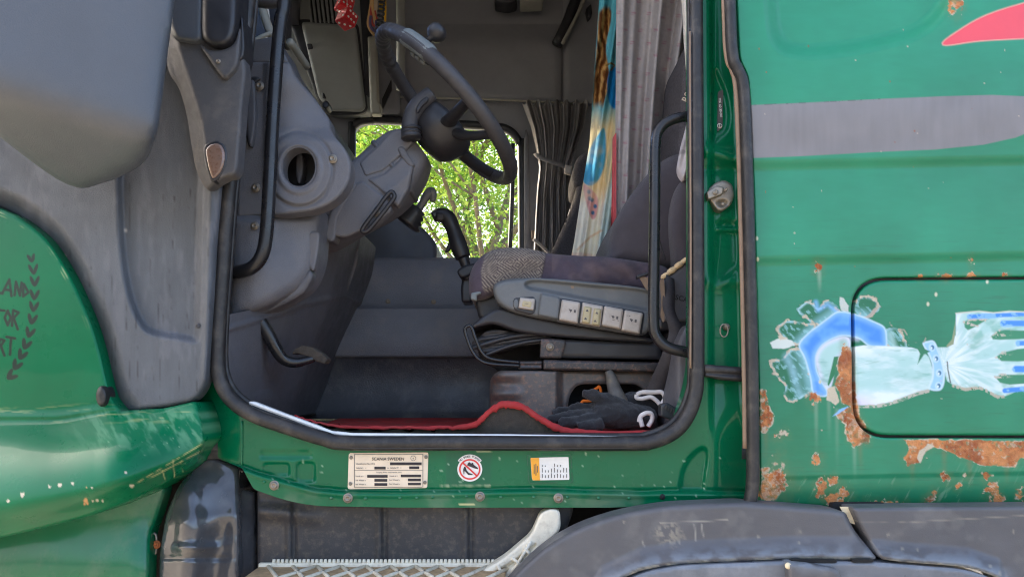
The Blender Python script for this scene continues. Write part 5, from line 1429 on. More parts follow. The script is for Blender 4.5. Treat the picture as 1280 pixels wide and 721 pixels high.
# ------------------------------------------------------------------ driver's seat
seat = thing("driver_seat", "driver's seat with zigzag patterned cushion, grey side trim of buttons and purple-grey backrest", "seat", U(720, 530, 0.45) * 1.0)
CUSH = spl([(589, 372), (586, 356), (589, 338), (599, 323), (615, 313), (636, 309.5), (662, 311), (688, 317), (720, 319.5), (760, 321.5), (800, 327), (832, 334), (836, 350), (826, 364), (780, 364), (720, 364), (660, 362), (625, 366), (606, 374)], 6, True)
def paint_cush(x, y):
    col = np.zeros((len(x), 4))
    col[:, 3] = 0.95
    base = np.array(c(84, 74, 84))
    col[:, :3] = base
    b1 = np.interp(y, [310, 352, 375], [684, 676, 668])
    b0 = np.interp(y, [305, 320, 340, 360, 375], [618, 606, 601, 603, 612])
    m = ss(-1, 1, b1 - x) * ss(-1, 1, x - b0) * ss(366, 362, y + 0.1 * (x - 620))
    u, v = (x - 600 + 5 * np.sin(y * 0.07)) / 17.0, (y - 300 + 4 * np.sin(x * 0.06)) / 14.0
    iu, iv = np.floor(u), np.floor(v)
    fu, fv = u - iu - 0.5, v - iv - 0.5
    k = _hash(iu, iv, 4)
    ph = np.where(k < 0.22, np.abs(fu) + np.abs(fv) * 0.8, np.where(k < 0.6, fu * 0.9 + fv, fu - fv * 0.9))
    li = 0.5 + 0.5 * np.sin(2 * np.pi * ph * 4.0 + 0.6 * fbm(x, y, 6, 2, 8))
    line = ss(0.42, 0.75, li) * (0.65 + 0.5 * fbm(x, y, 3, 2, 9))
    pc = np.array(c(90, 81, 81)) * (1 - line[:, None]) + np.array(c(150, 139, 126)) * line[:, None]
    col[:, :3] = col[:, :3] * (1 - m[:, None]) + pc * m[:, None]
    over(col, 0.5 * np.exp(-((x - b1) / 1.2) ** 2), c(40, 34, 40))
    over(col, 0.35 * ss(0.5, 0.7, fbm(x, y, 20, 3, 12)) * (x > 690), c(120, 104, 104))
    return np.clip(col, 0, 1)
cu = relief("seat_cushion", M['seatfabric'], seat, CUSH, 0.255, cell=1.2, rnd=15, depth=0.46, col=paint_cush, h=lambda x, y: 0.006 * np.sin(x * 0.05 + y * 0.08) + 0.004 * np.sin(x * 0.19 - y * 0.14) * ss(690, 720, x))
cu["label"] = "purple-grey seat cushion with beige zigzag pattern at its front"
relief("cushion_catch", M['wheel_pad'], seat, rp([(589, 366), (600, 364), (602, 367), (596, 369), (596, 376), (588, 374)], 1.5), 0.25, cell=1.2, rnd=1.5, depth=0.02)
relief("cushion_front_bracket", M['blackplastic'], seat, rp([(594, 374), (622, 366), (640, 392), (610, 404), (598, 398)], 6), 0.30, cell=2.5, rnd=5, depth=0.3)

TRIM = spl([(617.5, 368), (617, 358), (624, 352), (640, 348.5), (668, 347.5), (700, 349), (750, 353.5), (806, 360), (814, 366), (814, 400), (810, 414), (800, 418.5), (775, 415), (740, 409.5), (700, 402), (665, 395.5), (640, 389), (624, 380)], 6, True)
SCOOP = spl([(656, 355), (664, 350), (690, 351), (740, 356), (812, 364), (812, 387), (790, 385), (750, 378), (700, 368.5), (676, 364), (660, 361)], 5, True)
def h_trim(x, y):
    d = pdist(SCOOP, x, y)[0]
    return -0.016 * ss(-1.5, 4, np.where(inside(SCOOP, x, y), d, -d))
tr = relief("side_trim", M['seatplastic'], seat, TRIM, 0.205, cell=1.5, rnd=6, depth=0.07, h=h_trim)
tr["label"] = "grey plastic side trim of the seat carrying pale buttons"
YB = 0.198
relief("button_socket", M['blackplastic'], tr, rp([(642, 371.5), (668, 370), (671, 376), (670, 390), (664, 393.5), (643, 388), (640, 380)], 5), 0.2035, cell=1.2, rnd=1.5, depth=0.01)
relief("button_socket_floor", M['seatplastic'], tr, circ(645, 379.5, 3.6, 6, 16), 0.2025, cell=1, rnd=1, depth=0.004)
relief("seat_button", M['button'], tr, rp([(650, 371.8), (669, 373.5), (667, 387.8), (648, 385)], 1.5), YB - 0.002, cell=1, rnd=2, depth=0.012)["label"] = "square rocker button with arrow marks"
relief("button_ridge", M['button_yellow'], tr, rp([(653.5, 375.5), (665, 376.8), (664, 384.5), (652, 382.8)], 2), YB - 0.0035, cell=1, rnd=1, depth=0.004)
words("button_mark", "<>", M['grey_ink'], tr, 658.6, 380, YB - 0.0042, 2.4, math.radians(-8))
relief("trim_block", M['seatplastic'], tr, rp([(676, 366), (699, 371), (701, 376), (698.5, 399.5), (672, 394.5)], 3), YB - 0.004, cell=1.5, rnd=3, depth=0.02)
relief("button_bezel", M['blackplastic'], tr, rp([(699, 372), (806, 390), (802, 420), (695, 402)], 3), 0.203, cell=3, rnd=1, depth=0.01)
for pts, mt, dy in (([(702.5, 374), (725.5, 378), (722, 404.5), (698.5, 400)], 'button', 0.010), ([(728, 377.5), (754, 382.5), (750.5, 408.5), (724.5, 404)], 'button', 0.005),
                    ([(730, 382), (740, 383.8), (737.5, 405), (726.8, 403)], 'button_yellow', 0.011), ([(742.5, 384.5), (752, 386.2), (749.5, 407.5), (739.5, 405.5)], 'button_yellow', 0.011),
                    ([(755.5, 382), (779.5, 386.5), (776, 411.5), (752, 407)], 'button', 0.010), ([(781, 387), (804, 391.5), (799.5, 417.5), (776.5, 413)], 'button', 0.010)):
    relief("seat_button", M[mt], tr, rp(pts, 2.2), YB - dy - 0.003, cell=1.0, rnd=3.4, depth=0.016)
for a, b in ((711, 386), (764, 394), (787, 398)):
    relief("button_print", M['grey_ink'], tr, [(a, b), (a + 5, b + 1), (a + 2.2, b + 4.5)], YB - 0.0138, cell=1.5, depth=0.0004)
    relief("button_print", M['grey_ink'], tr, [(a + 6.5, b + 1), (a + 9, b + 1.4), (a + 8.6, b + 5), (a + 6.1, b + 4.6)], YB - 0.0138, cell=1.5, depth=0.0004)
for a, b in ((734, 387), (746, 390), (732, 397), (744, 400)):
    relief("button_print", M['grey_ink'], tr, [(a - 2, b + 2), (a, b - 1), (a + 2, b + 2.6)], YB - 0.0148, cell=1.2, depth=0.0004)
relief("button_print", M['grey_ink'], tr, [(765, 399), (774, 400.5), (774, 401.1), (765, 399.6)], YB - 0.0138, cell=4, depth=0.0004)
relief("button_print", M['grey_ink'], tr, [(784, 394), (788, 394.8), (788, 395.5), (784, 394.7)], YB - 0.0138, cell=4, depth=0.0004)
relief("trim_chip", M['rubber_worn'], tr, rp([(713, 357), (718, 357.5), (717, 361), (714, 360)], 1), 0.219, cell=1, depth=0.001)
relief("trim_label", M['rubber_worn'], tr, rp([(798, 345), (812, 347), (812, 364), (808, 362)], 1), 0.20, cell=2, depth=0.003)
relief("label_clip", M['blackplastic'], tr, rp([(796, 344), (811, 340), (812, 343), (797, 348)], 1), 0.195, cell=1.5, rnd=1, depth=0.02)

# suspension under the cushion
relief("seat_pan", M['blackplastic'], seat, spl([(588, 410), (600, 398), (618, 387), (632, 386), (660, 394), (700, 402), (760, 412), (808, 421), (812, 428), (760, 425), (700, 421), (650, 415), (618, 405), (600, 408)], 5, True), 0.235, cell=2, rnd=3, depth=0.4)
relief("suspension_boot", M['wheel'], seat, spl([(590, 430), (600, 420), (616, 412), (650, 416), (690, 421), (684, 428), (650, 432), (625, 440), (606, 442)], 5, True), 0.27, cell=2, rnd=4, depth=0.35, h=lambda x, y: 0.006 * np.sin((y - 0.15 * (640 - x)) * 0.8))
tube("boot_piping", M['blackplastic'], seat, [U(a, b, 0.262) for a, b in ((588, 436), (612, 428), (645, 420), (690, 417), (740, 420))], 0.006, 8, 5)
tube("boot_piping", M['blackplastic'], seat, [U(a, b, 0.262) for a, b in ((606, 444), (632, 434), (660, 427), (690, 424))], 0.005, 8, 5)
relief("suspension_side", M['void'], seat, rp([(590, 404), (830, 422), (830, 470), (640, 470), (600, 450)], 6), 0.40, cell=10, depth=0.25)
relief("suspension_arm", M['blackplastic'], seat, rp([(700, 424), (826, 429), (826, 449), (700, 447)], 3), 0.255, cell=3, rnd=2, depth=0.1)
pl = relief("suspension_plate", M['rail'], seat, rp([(676, 423), (704, 424), (708, 428), (702, 447.5), (675, 447)], 2), 0.240, cell=2, rnd=1.5, depth=0.03)
screw(687.5, 433.5, 0.239, 5, M['steel'], pl, "bolt")
rl = relief("seat_rail", M['rail'], seat, rp([(679, 449.5), (830, 453), (830, 465), (679, 462)], 2), 0.230, cell=1.5, rnd=2.5, depth=0.04)
relief("rail_slider", M['rail'], seat, rp([(647.5, 451.5), (678, 451), (678, 461), (648, 461.5)], 2), 0.237, cell=1.5, rnd=2, depth=0.03, h=lambda x, y: -0.004 * np.exp(-((y - 456.5) / 1.2) ** 2))
tube("slide_handle", M['blackpaint'], seat, [U(a, b, 0.236) for a, b in ((650, 457), (616, 455), (600, 450), (590, 438), (583, 420), (581.5, 411), (585, 407.5), (589.5, 409), (595, 424), (603, 441), (616, 449), (650, 453))], 0.0042, 10, 6)
PED = rp([(612, 474, 8), (622, 463, 6), (830, 465, 0), (830, 540, 0), (612, 540, 0)], 5)
PHOLE = rp([(712, 494), (720, 482), (730, 479.5), (796, 480), (806, 488), (806, 512), (709, 512)], 6)
def h_ped(x, y):
    t = np.clip((x - 612) / 26, 0, 1)
    h = -0.06 * (1 - np.sqrt(1 - (1 - t) ** 2))
    h += 0.008 * np.sin((y - 463) / 23 * 2 * np.pi) * ss(660, 630, x)
    h -= 0.03 * ss(694, 704, x)
    return h
pd = relief("seat_base", M['seatmetal'], seat, PED, 0.235, cell=2, holes=[PHOLE], rnd=2, h=h_ped, depth=0.35)
pd["label"] = "scuffed brown-black steel seat base with a dark pocket"
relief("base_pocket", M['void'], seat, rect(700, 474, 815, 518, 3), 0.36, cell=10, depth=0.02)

# backrest, bolster, headrest cover, hanging white cloth
bk = relief("backrest", M['backfabric'], seat, spl([(766, 330), (761, 312), (764, 292), (772, 272), (786, 247), (806, 222), (826, 203), (850, 192), (900, 186), (910, 260), (905, 340), (830, 338)], 6, True), 0.30, cell=2.2, rnd=26, depth=0.40, h=lambda x, y: 0.005 * np.sin(x * 0.06 + y * 0.03))
relief("backrest_bolster", M['backfabric'], seat, spl([(846, 336), (839, 300), (838, 268), (844, 240), (856, 222), (880, 212), (905, 215), (905, 345), (860, 345)], 6, True), 0.235, cell=2.2, rnd=18, depth=0.30)
tube("backrest_piping", M['blackplastic'], seat, [U(a, b, 0.262) for a, b in ((824, 215), (820, 240), (822, 290), (832, 325))], 0.002, 6, 5)
relief("headrest", M['headfabric'], seat, spl([(848, 200), (849, 150), (852, 100), (856, 64), (866, 45), (890, 44), (895, 200), (866, 206)], 6, True), 0.34, cell=3, rnd=10, depth=0.25)
words("headrest_lettering", "R8", M['cream'], seat, 858.5, 122, 0.3385, 9, math.radians(65))
rc = relief("recliner_cover", M['dash_dark'], seat, rp([(824, 352, 4), (846, 336, 3), (880, 312, 3), (884, 402, 3), (826, 402, 8)], 5), 0.200, cell=2, rnd=5, depth=0.08)
words("recliner_lettering", "ISCA", M['rubber'], rc, 851, 373, 0.1985, 6.5, math.radians(-12))
relief("recliner_lower", M['blackplastic'], seat, rp([(822, 398), (884, 400), (884, 412), (822, 412)], 3), 0.21, cell=3, rnd=3, depth=0.08)
parts = []
for a, b, w in ((832, 344, 5), (840, 338, 6), (849, 331, 6), (857, 325, 5), (864, 321, 4)):
    parts.append(lathe_data([(0.001, -0.014), (w * 0.0011, -0.010), (w * 0.0013, 0), (w * 0.001, 0.010), (0.001, 0.014)], U(a, b, 0.200), (0.9, 0.1, 0.55), 10))
V, F = join(parts)
mesh_obj("torn_foam", V, F, M['foam'], seat)
belt = [(838, 346, 5, .19), (837, 362, 7, .17), (836, 385, 8, .16), (842, 402, 9, .15), (846, 418, 10, .15), (842, 436, 11, .15), (834, 456, 11, .16), (824, 478, 11, .18), (814, 500, 11, .20)]
B = spl(np.array(belt, float), 5)
secs = []
for i, (a, b, w, d) in enumerate(B):
    nx_ = math.cos(0.35)
    secs.append([np.array(U(a - w, b - 3, d)), np.array(U(a + w, b + 3, d + 0.004)), np.array(U(a + w, b + 3, d + 0.007)), np.array(U(a - w, b - 3, d + 0.003))])
blt = loft("seat_belt", M['webbing'], seat, secs)
relief("belt_edge", M['rubber_worn'], seat, spl([(825, 352), (830, 350), (831, 378), (830, 402), (826, 395), (827, 375)], 4, True), 0.165, cell=1.5, depth=0.004)
# bunk base and trim behind the seat
relief("bunk_base", M['tunnel_low'], truck, rp([(800, 398), (900, 398), (900, 545), (800, 545)], 3), 0.42, cell=8, depth=0.2)
relief("bunk_side", M['dash_dark'], truck, rp([(830, 500), (846, 430), (858, 405), (882, 405), (882, 545), (836, 545)], 6), 0.10, cell=3, rnd=4, depth=0.25, h=lambda x, y: -0.06 * ss(850, 830, x))
lv = relief("floor_grille", M['blackplastic'], truck, rp([(826, 506), (834, 503), (858, 517), (856, 531), (826, 520)], 2), 0.075, cell=1.5, rnd=1, depth=0.03)
for k in range(7):
    relief("grille_slat", M['rubber'], lv, rp([(832 + 3.2 * k, 505 + 1.9 * k), (834 + 3.2 * k, 506 + 1.9 * k), (833 + 3.2 * k, 512 + 1.9 * k), (831 + 3.2 * k, 511 + 1.9 * k)], 0.5), 0.071, cell=1.5, depth=0.006)
cloth = relief("white_cloth", M['curtain'], None, spl([(848, 214), (851, 190), (857, 165), (866, 140), (888, 140), (888, 222), (860, 220), (856, 226)], 5, True), 0.215, cell=1.8, rnd=5, depth=0.02, h=lambda x, y: 0.006 * np.sin(x * 0.5 + y * 0.12),
               col=lambda x, y: np.concatenate([np.tile(c(206, 198, 198), (len(x), 1)) * (1 - 0.3 * (emask(x, y, 853, 190, 4, 3) + emask(x, y, 862, 160, 4, 3)))[:, None], np.full((len(x), 1), 0.95)], 1))
tag(cloth, "crumpled white cloth hanging at the edge of the driver's backrest", "cloth")
cl2 = relief("white_cloth", M['curtain'], None, spl([(853, -60), (856, 20), (858, 60), (864, 94), (890, 94), (890, -60)], 5, True), 0.215, cell=2.5, rnd=4, depth=0.02,
             col=lambda x, y: np.concatenate([np.tile(c(222, 216, 206), (len(x), 1)), np.full((len(x), 1), 0.95)], 1))
tag(cl2, "strip of cream cloth high up against the rear door pillar", "cloth")

# ------------------------------------------------------------------ passenger seat
ps = thing("passenger_seat", "grey passenger seat back glimpsed behind the printed towel", "seat", U(720, 420, 1.5))
relief("backrest", M['headfabric'], ps, spl([(684, 335), (694, 305), (706, 278), (718, 250), (724, 232), (760, 230), (760, 340)], 5, True), 1.40, cell=2.5, rnd=8, depth=0.45)
relief("headrest", M['headfabric'], ps, spl([(716, 228), (717, 210), (723, 197), (735, 191), (755, 192), (758, 232), (735, 238), (720, 236)], 5, True), 1.42, cell=2.5, rnd=8, depth=0.25)
relief("cushion", M['backfabric'], ps, spl([(590, 345), (600, 332), (640, 330), (760, 334), (770, 380), (600, 380)], 5, True), 1.38, cell=4, rnd=8, depth=0.5)

# ------------------------------------------------------------------ curtains
def paint_towel(x, y):
    col = np.zeros((len(x), 4))
    col[:, 3] = 0.95
    lx = np.interp(y, [-100, 0, 60, 180, 240, 325], [751, 749, 745, 737, 727, 713])
    rx = np.interp(y, [-100, 0, 180, 325], [773, 772, 769, 764])
    u = (x - lx) / (rx - lx)
    col[:, :3] = c(96, 178, 190)
    over(col, ss(125, 170, y + 6 * np.sin(u * 9)), c(242, 216, 164))
    over(col, ss(228, 262, y), c(248, 242, 222))
    n1 = fbm(u * 30, y * 0.4, 9, 4, 5)
    hair = ss(0.0, 1.0, (0.62 + 0.10 * np.sin(y * 0.08) - u) * 14) * ss(4, 12, y - 20 * np.abs(u - 0.4)) * ss(138, 126, y + 10 * (n1 - .5)) * ss(-2, 4, u * 40)
    over(col, hair, c(122, 76, 36))
    str_ = 0.5 + 0.5 * np.sin(u * 24 + 2.6 * np.sin(y * 0.07) + 9 * n1)
    over(col, hair * ss(0.5, 0.9, str_) * 0.75, c(206, 160, 96))
    over(col, hair * ss(0.35, 0.1, str_) * 0.7, c(64, 36, 18))
    over(col, emask(x, y, 768, 110, 9, 26, 0.1), c(28, 128, 190))
    over(col, pmask(spl([(768, 90), (762, 92), (764, 120), (768, 135)], 4, True), x, y, 1), c(28, 128, 190))
    over(col, smask([(758, 82), (764, 79), (768, 82), (764, 88)], x, y, 2, .7), c(120, 96, 40))
    over(col, pmask(spl([(728, 222), (736, 190), (748, 168), (756, 162), (757, 200), (748, 225), (736, 232)], 5, True), x, y, 1.0), c(84, 168, 204))
    over(col, pmask(spl([(760, 235), (770, 210), (770, 330), (748, 330), (752, 280)], 4, True), x, y, 3), c(206, 230, 226))
    pk = spl([(729, 232), (738, 236), (747, 248), (746, 268), (740, 274), (734, 258)], 5, True)
    over(col, pmask(pk, x, y, 1.2), c(226, 168, 164))
    for a, b in ((736, 240), (740, 250), (744, 258), (741, 266), (737, 248)):
        over(col, emask(x, y, a, b, 2.2, 2.6, 0.3), c(76, 120, 160))
    over(col, smask([(722, 312), (738, 296), (752, 288)], x, y, 2.5, 1.2) * 0.6, c(226, 176, 110))
    over(col, emask(x, y, 725, 325, 20, 9, 0.3) * 0.6, c(230, 176, 170))
    over(col, 0.4 * ss(0.5, 0.8, fbm(x, y, 20, 3, 6)) * ss(120, 180, y), c(250, 226, 180))
    return np.clip(col, 0, 1)
tow = relief("printed_towel", M['curtain'], None, rp([(752, -100), (774, -100), (772, 0), (769, 180), (768, 250), (764, 328), (713, 326), (718, 300), (727, 240), (737, 180), (745, 60), (749, 0)], 3), 0.74, cell=1.2, depth=0.006, col=paint_towel,
             h=lambda x, y: 0.018 * np.sin((x - 0.0 + 0.14 * (y - 100)) * 0.30) + 0.008 * np.sin(x * 0.7 + 0.1 * y))
tag(tow, "bright beach towel printed in yellow, blue and brown hanging behind the driver's seat", "towel")
redc = relief("red_cloth", M['red_cloth'], None, rp([(766, 172), (770.5, 165), (770.5, 330), (762, 330), (765, 250)], 2), 0.555, cell=1.5, depth=0.01, h=lambda x, y: 0.008 * np.sin(x * 0.9))
tag(redc, "narrow red cloth edge between printed towel and grey curtain", "cloth")
def fold(x, y):
    s = x + 0.10 * (y - 100) * (x - 770) / 80
    return 0.036 * np.sin((s - 768) * 0.17 + 1.5 * np.sin(s * 0.06 + 0.004 * y)) + 0.010 * np.sin(s * 0.47 + y * 0.012)
def paint_curt(x, y):
    col = np.zeros((len(x), 4))
    col[:, 3] = 0.95
    k = 0.9 + 0.2 * (fbm(x, y, 3, 3, 4) - 0.5)
    col[:, :3] = np.array(c(194, 187, 184)) * k[:, None]
    g = np.random.default_rng(4)
    for i in range(9):
        for j in range(12):
            qx, qy = 772 + i * 9.5 + g.uniform(-2, 2), -90 + j * 36 + (i % 2) * 18 + g.uniform(-4, 4)
            for d in range(2):
                over(col, smask([(qx - 2.2, qy + 2 * d), (qx + 2.2, qy + 2 * d - 0.6)], x, y, 1.3, 0.6) * 0.55, c(172, 96, 118))
    return np.clip(col, 0, 1)
gc = relief("grey_curtain", M['curtain'], None, rp([(771, -100), (862, -100), (858, 60), (848, 140), (840, 200), (836, 340), (766, 340), (769, 250), (770, 100)], 3), 0.60, cell=1.4, depth=0.006, h=fold, col=paint_curt)
tag(gc, "long grey bunk curtain with small pink marks gathered behind the seat", "curtain")
# charcoal window curtain tied with a strap
dc = thing("window_curtain", "charcoal pleated curtain tied back with a strap beside the far window", "curtain", U(690, 315, 2.05))
def cw(v):     # left and right edge with height
    return np.interp(v, [128, 160, 190, 210, 240, 316], [652, 664, 671, 674, 671, 667]), np.interp(v, [128, 160, 190, 210, 240, 316], [735, 730, 720, 713, 712, 716])
ys_ = np.linspace(128, 318, 48)
us = np.linspace(0, 1, 120)
V = []
for v in ys_:
    a, b = cw(v)
    for u in us:
        amp = 0.034 * (1 - 0.55 * math.exp(-((v - 208) / 22) ** 2))
        d = 2.05 - amp * (math.sin(u * 2 * math.pi * 5 + 0.6 * math.sin(v * 0.03 + u * 3)) + 0.4 * math.sin(u * 2 * math.pi * 11 + v * 0.02)) - 0.03 * math.sin(u * math.pi)
        dip = 3.5 * math.sin(u * 2 * math.pi * 7) * max(0, 1 - (v - 128) / 30)
        V.append(np.array(U(a + (b - a) * u, v + dip, d)))
nu = len(us)
F = [(i * nu + k, (i + 1) * nu + k, (i + 1) * nu + k + 1, i * nu + k + 1) for i in range(len(ys_) - 1) for k in range(nu - 1)]
cf = mesh_obj("curtain_cloth", V, F, M['dark_curtain'], dc)
sm = cf.modifiers.new("thick", 'SOLIDIFY')
sm.thickness = 0.004
tube("tie_strap", M['dark_curtain'], dc, [U(a, b, d) for a, b, d in ((671, 193, 2.02), (675, 197, 1.94), (690, 203, 1.92), (705, 208, 1.94), (712, 212, 1.98))], 0.018, 10, 5, flat=0.35)
relief("strap_buckle", M['button'], dc, rp([(706, 206), (716, 208), (714, 219), (705, 216)], 2), 1.92, cell=1.5, rnd=1.5, depth=0.02)
tube("curtain_tail", M['dark_curtain'], dc, [U(668, 300, 1.98), U(676, 306, 1.97), U(688, 318, 1.97)], [0.022, 0.022, 0.018], 10, 4, flat=0.4)

# ------------------------------------------------------------------ dice, lanyard, coiled cable
def die(name, ctr, size, rot, label):
    t = thing(name, label, "dice", ctr, "plush dice hanging from the overhead locker")
    Rm = Matrix.Rotation(rot[1], 3, 'Y') @ Matrix.Rotation(rot[0], 3, 'X') @ Matrix.Rotation(rot[2], 3, 'Z')
    box("die_body", M['dice_red'], t, ctr, (size,) * 3, Rm, size * 0.10, 4)
    L = {1: [(0, 0)], 2: [(-1, -1), (1, 1)], 3: [(-1, -1), (0, 0), (1, 1)], 4: [(-1, -1), (-1, 1), (1, -1), (1, 1)], 5: [(-1, -1), (-1, 1), (1, -1), (1, 1), (0, 0)], 6: [(-1, -1), (-1, 0), (-1, 1), (1, -1), (1, 0), (1, 1)]}
    parts = []
    for nrm, k in (((0, -1, 0), 6), ((1, 0, 0), 5), ((0, 0, -1), 3), ((-1, 0, 0), 2), ((0, 0, 1), 4), ((0, 1, 0), 1)):
        n = Vector(nrm)
        a = Vector((0, 0, 1)) if abs(n.z) < 0.5 else Vector((1, 0, 0))
        b = n.cross(a)
        for i, j in L[k]:
            p = n * (size * 0.5 - 0.0005) + a * (i * size * 0.26) + b * (j * size * 0.26)
            parts.append(lathe_data([(size * 0.085, 0), (size * 0.08, size * 0.03), (size * 0.01, size * 0.035)], Vector(ctr) + Rm @ p, Rm @ n, 10))
    V, F = join(parts)
    mesh_obj("pips", V, F, M['white'], t)["kind"] = "stuff"
    return t
d1 = die("plush_die", U(430.5, 7, 1.42), 0.062, (-0.30, 0.12, 0.70), "upper red plush die with white spots, partly behind the other die")
d2 = die("plush_die", U(433.5, 24, 1.36), 0.064, (-0.32, 0.18, 0.95), "lower red plush die with white spots hanging by the locker lid")
tube("die_cord", M['white_cord'], d1, [U(430, -40, 1.42), U(430.3, -4, 1.42)], 0.0015, 6, 1)
tube("die_cord", M['white_cord'], d2, [U(434, -40, 1.37), U(433.8, 13, 1.37)], 0.0015, 6, 1)
lan = thing("lanyard", "looped tan, red and violet striped lanyard hanging by the locker spine", "lanyard", U(466, 45, 1.4))
for k, (mt, pts) in enumerate((('strap_tan', [(464.5, -40), (464, 0), (461.5, 18), (460, 30), (463, 38), (468, 44.5)]), ('strap_red', [(466, -40), (466, 0), (464, 14), (464.5, 26), (466, 31), (469, 33)]), ('strap_violet', [(463.5, 20), (462.5, 28), (464, 35), (469, 40)]),
                               ('strap_pale', [(470, -40), (470, 5), (469.5, 18)]), ('strap_red', [(468, 14), (470, 22), (472, 27)]), ('strap_tan', [(465.5, -40), (465.5, 6), (467.5, 20), (470, 30)]), ('strap_violet', [(470, 26), (470.5, 33), (471, 36)]))):
    tube("strap", M[mt], lan, [U(a, b, 1.42 - 0.006 * k) for a, b in pts], 0.0058 if mt != 'strap_pale' else 0.009, 8, 5, flat=0.4)
co = thing("coiled_cable", "black coiled cable with yellow tape hanging above the steering wheel", "cable", U(474, 45, 1.3))
t_ = np.linspace(0, 1, 240)
tube("cable_coil", M['blackplastic'], co, [Vector(U(479 - 6.5 * t + 1.5 * math.sin(t * 3), -40 + 86 * t, 1.30)) + Vector((0.0115 * math.cos(t * 2 * math.pi * 15), 0.0115 * math.sin(t * 2 * math.pi * 15), 0)) for t in t_], 0.0048, 8, 1)
relief("yellow_tape", M['yellow_tape'], co, rp([(473, -40), (482, -40), (483, 12), (482.5, 27), (480, 27), (479, 16), (474, 14)], 1), 1.335, cell=2, depth=0.004)

# ------------------------------------------------------------------ red floor mat
rm = thing("floor_mat", "frayed red-edged floor mat rucked up along the door sill", "floor mat", U(600, 535, 0.3))
tp_ = [(368, 519), (385, 524), (410, 530), (460, 533), (520, 533), (560, 532), (590, 528.5), (604, 518), (616, 507), (630, 502), (645, 502.5), (660, 509), (676, 520), (695, 530), (720, 536.5), (770, 539), (846, 536.5)]
E = spl(np.array(tp_, float), 6)
def edge_depth(px):
    return 0.045 + 0.03 * float(ss(380, 480, np.array(px)))* float(ss(620, 560, np.array(px)))
rows = []
for d, kx in ((0.0, 0.0), (0.05, 0.25), (0.12, 0.55), (0.25, 0.85), (0.45, 1.0), (0.78, 1.0)):
    r = []
    for i, (a, b) in enumerate(E):
        b = b + (2.2 * math.sin(i * 1.7) + 1.2 * math.sin(i * 3.1)) * (a < 560) - 2.5 * (a < 560) * (d > 0)
        p = U(a, b, edge_depth(a))
        zf = FLOOR + 0.008 + 0.006 * math.sin(i * 0.7 + d * 20) * (1 - kx)
        r.append(np.array((p.x * (1 + 0.25 * d), p.y + d, max(zf, p.z * (1 - kx) + zf * kx - 0.002))))
    rows.append(r)
n = len(rows[0])
V = [v for r in rows for v in r]
F = [(i * n + k, i * n + k + 1, (i + 1) * n + k + 1, (i + 1) * n + k) for i in range(len(rows) - 1) for k in range(n - 1)]
mesh_obj("mat_cloth", V, F, M['red_mat'], rm)
V2 = [v - np.array((0, 0.0, 0.004)) for v in V]
mesh_obj("mat_backing", V2, [tuple(reversed(f)) for f in F], M['mat_under'], rm)
low_ = [np.array((v[0], v[1] + 0.015, min(v[2], FLOOR + 0.004))) for v in rows[0]]
mesh_obj("mat_lining", [v - np.array((0, -0.004, 0.006)) for v in rows[0]] + low_, [(k, k + 1, n + k + 1, n + k) for k in range(n - 1)], M['mat_under'], rm)
gb = np.random.default_rng(77)
bs_ = []
for i, (a, b) in enumerate(E):
    w = float(np.interp(a, [368, 560, 605, 700, 846], [2.5, 4.0, 8.5, 8.5, 6.5])) + gb.normal(0, 0.7)
    d = edge_depth(a)
    j = gb.normal(0, 0.5)
    bs_.append([np.array(U(a, b - 1 + j, d + 0.003)), np.array(U(a, b - 0.6 + j, d - 0.002)), np.array(U(a, b + w * 0.5 + j, d - 0.005)), np.array(U(a, b + w + j, d - 0.003)), np.array(U(a, b + w + j, d + 0.002))])
loft("mat_binding", M['red_trim'], rm, bs_)
g = np.random.default_rng(12)

# ------------------------------------------------------------------ work gloves
def glove(name, label, segs, mt, cord=None):
    t = thing(name, label, "glove", U(segs[0][0][0][0], 532, 0.2), "work gloves on the cab floor")
    parts = [tube_data([U(*p) for p in pts], r, 14, 6, False, fl) for pts, r, fl in segs]
    V, F = join(parts)
    o = mesh_obj("glove_body", V, F, mt, t)
    sb = o.modifiers.new("weld", 'REMESH')
    sb.mode, sb.voxel_size, sb.use_smooth_shade = 'VOXEL', 0.0032, True
    s2 = o.modifiers.new("soft", 'SMOOTH')
    s2.iterations, s2.factor = 4, 0.5
    tx = bpy.data.textures.new("folds", 'CLOUDS')
    tx.noise_scale = 0.022
    dm = o.modifiers.new("creases", 'DISPLACE')
    dm.texture, dm.texture_coords, dm.strength, dm.mid_level = tx, 'GLOBAL', 0.012, 0.5
    if cord:
        for cpts in cord:
            tube("cuff_cord", M['white_cord'], t, [U(*p) for p in cpts], 0.0052, 10, 6)
    return t
glove("work_glove", "black knitted glove lying palm down with its fingers towards the pedals",
      [([(742, 520, .17), (765, 517, .18), (790, 520, .19), (815, 524, .20)], [0.034, 0.042, 0.040, 0.034], 0.75),
       ([(745, 511, .19), (725, 511, .20), (706, 514, .21), (690, 517, .21)], [0.016, 0.0135, 0.012, 0.008], 1.0),
       ([(745, 517, .17), (722, 519, .17), (702, 522, .17), (686, 525, .17)], [0.016, 0.014, 0.0125, 0.008], 1.0),
       ([(748, 524, .15), (728, 526, .145), (710, 528, .14), (698, 529, .14)], [0.016, 0.0135, 0.012, 0.008], 1.0),
       ([(752, 529, .13), (735, 531, .125), (722, 532, .12)], [0.014, 0.012, 0.008], 1.0),
       ([(775, 510, .18), (756, 501, .17), (740, 494, .16), (728, 491, .16)], [0.022, 0.018, 0.014, 0.009], 1.0)], M['glove'],
      [[(799, 527, .12), (801, 520, .118), (808, 516, .118), (814, 517, .12), (815, 524, .122), (810, 533, .122)], [(800, 522, .118), (803, 533, .118)]])
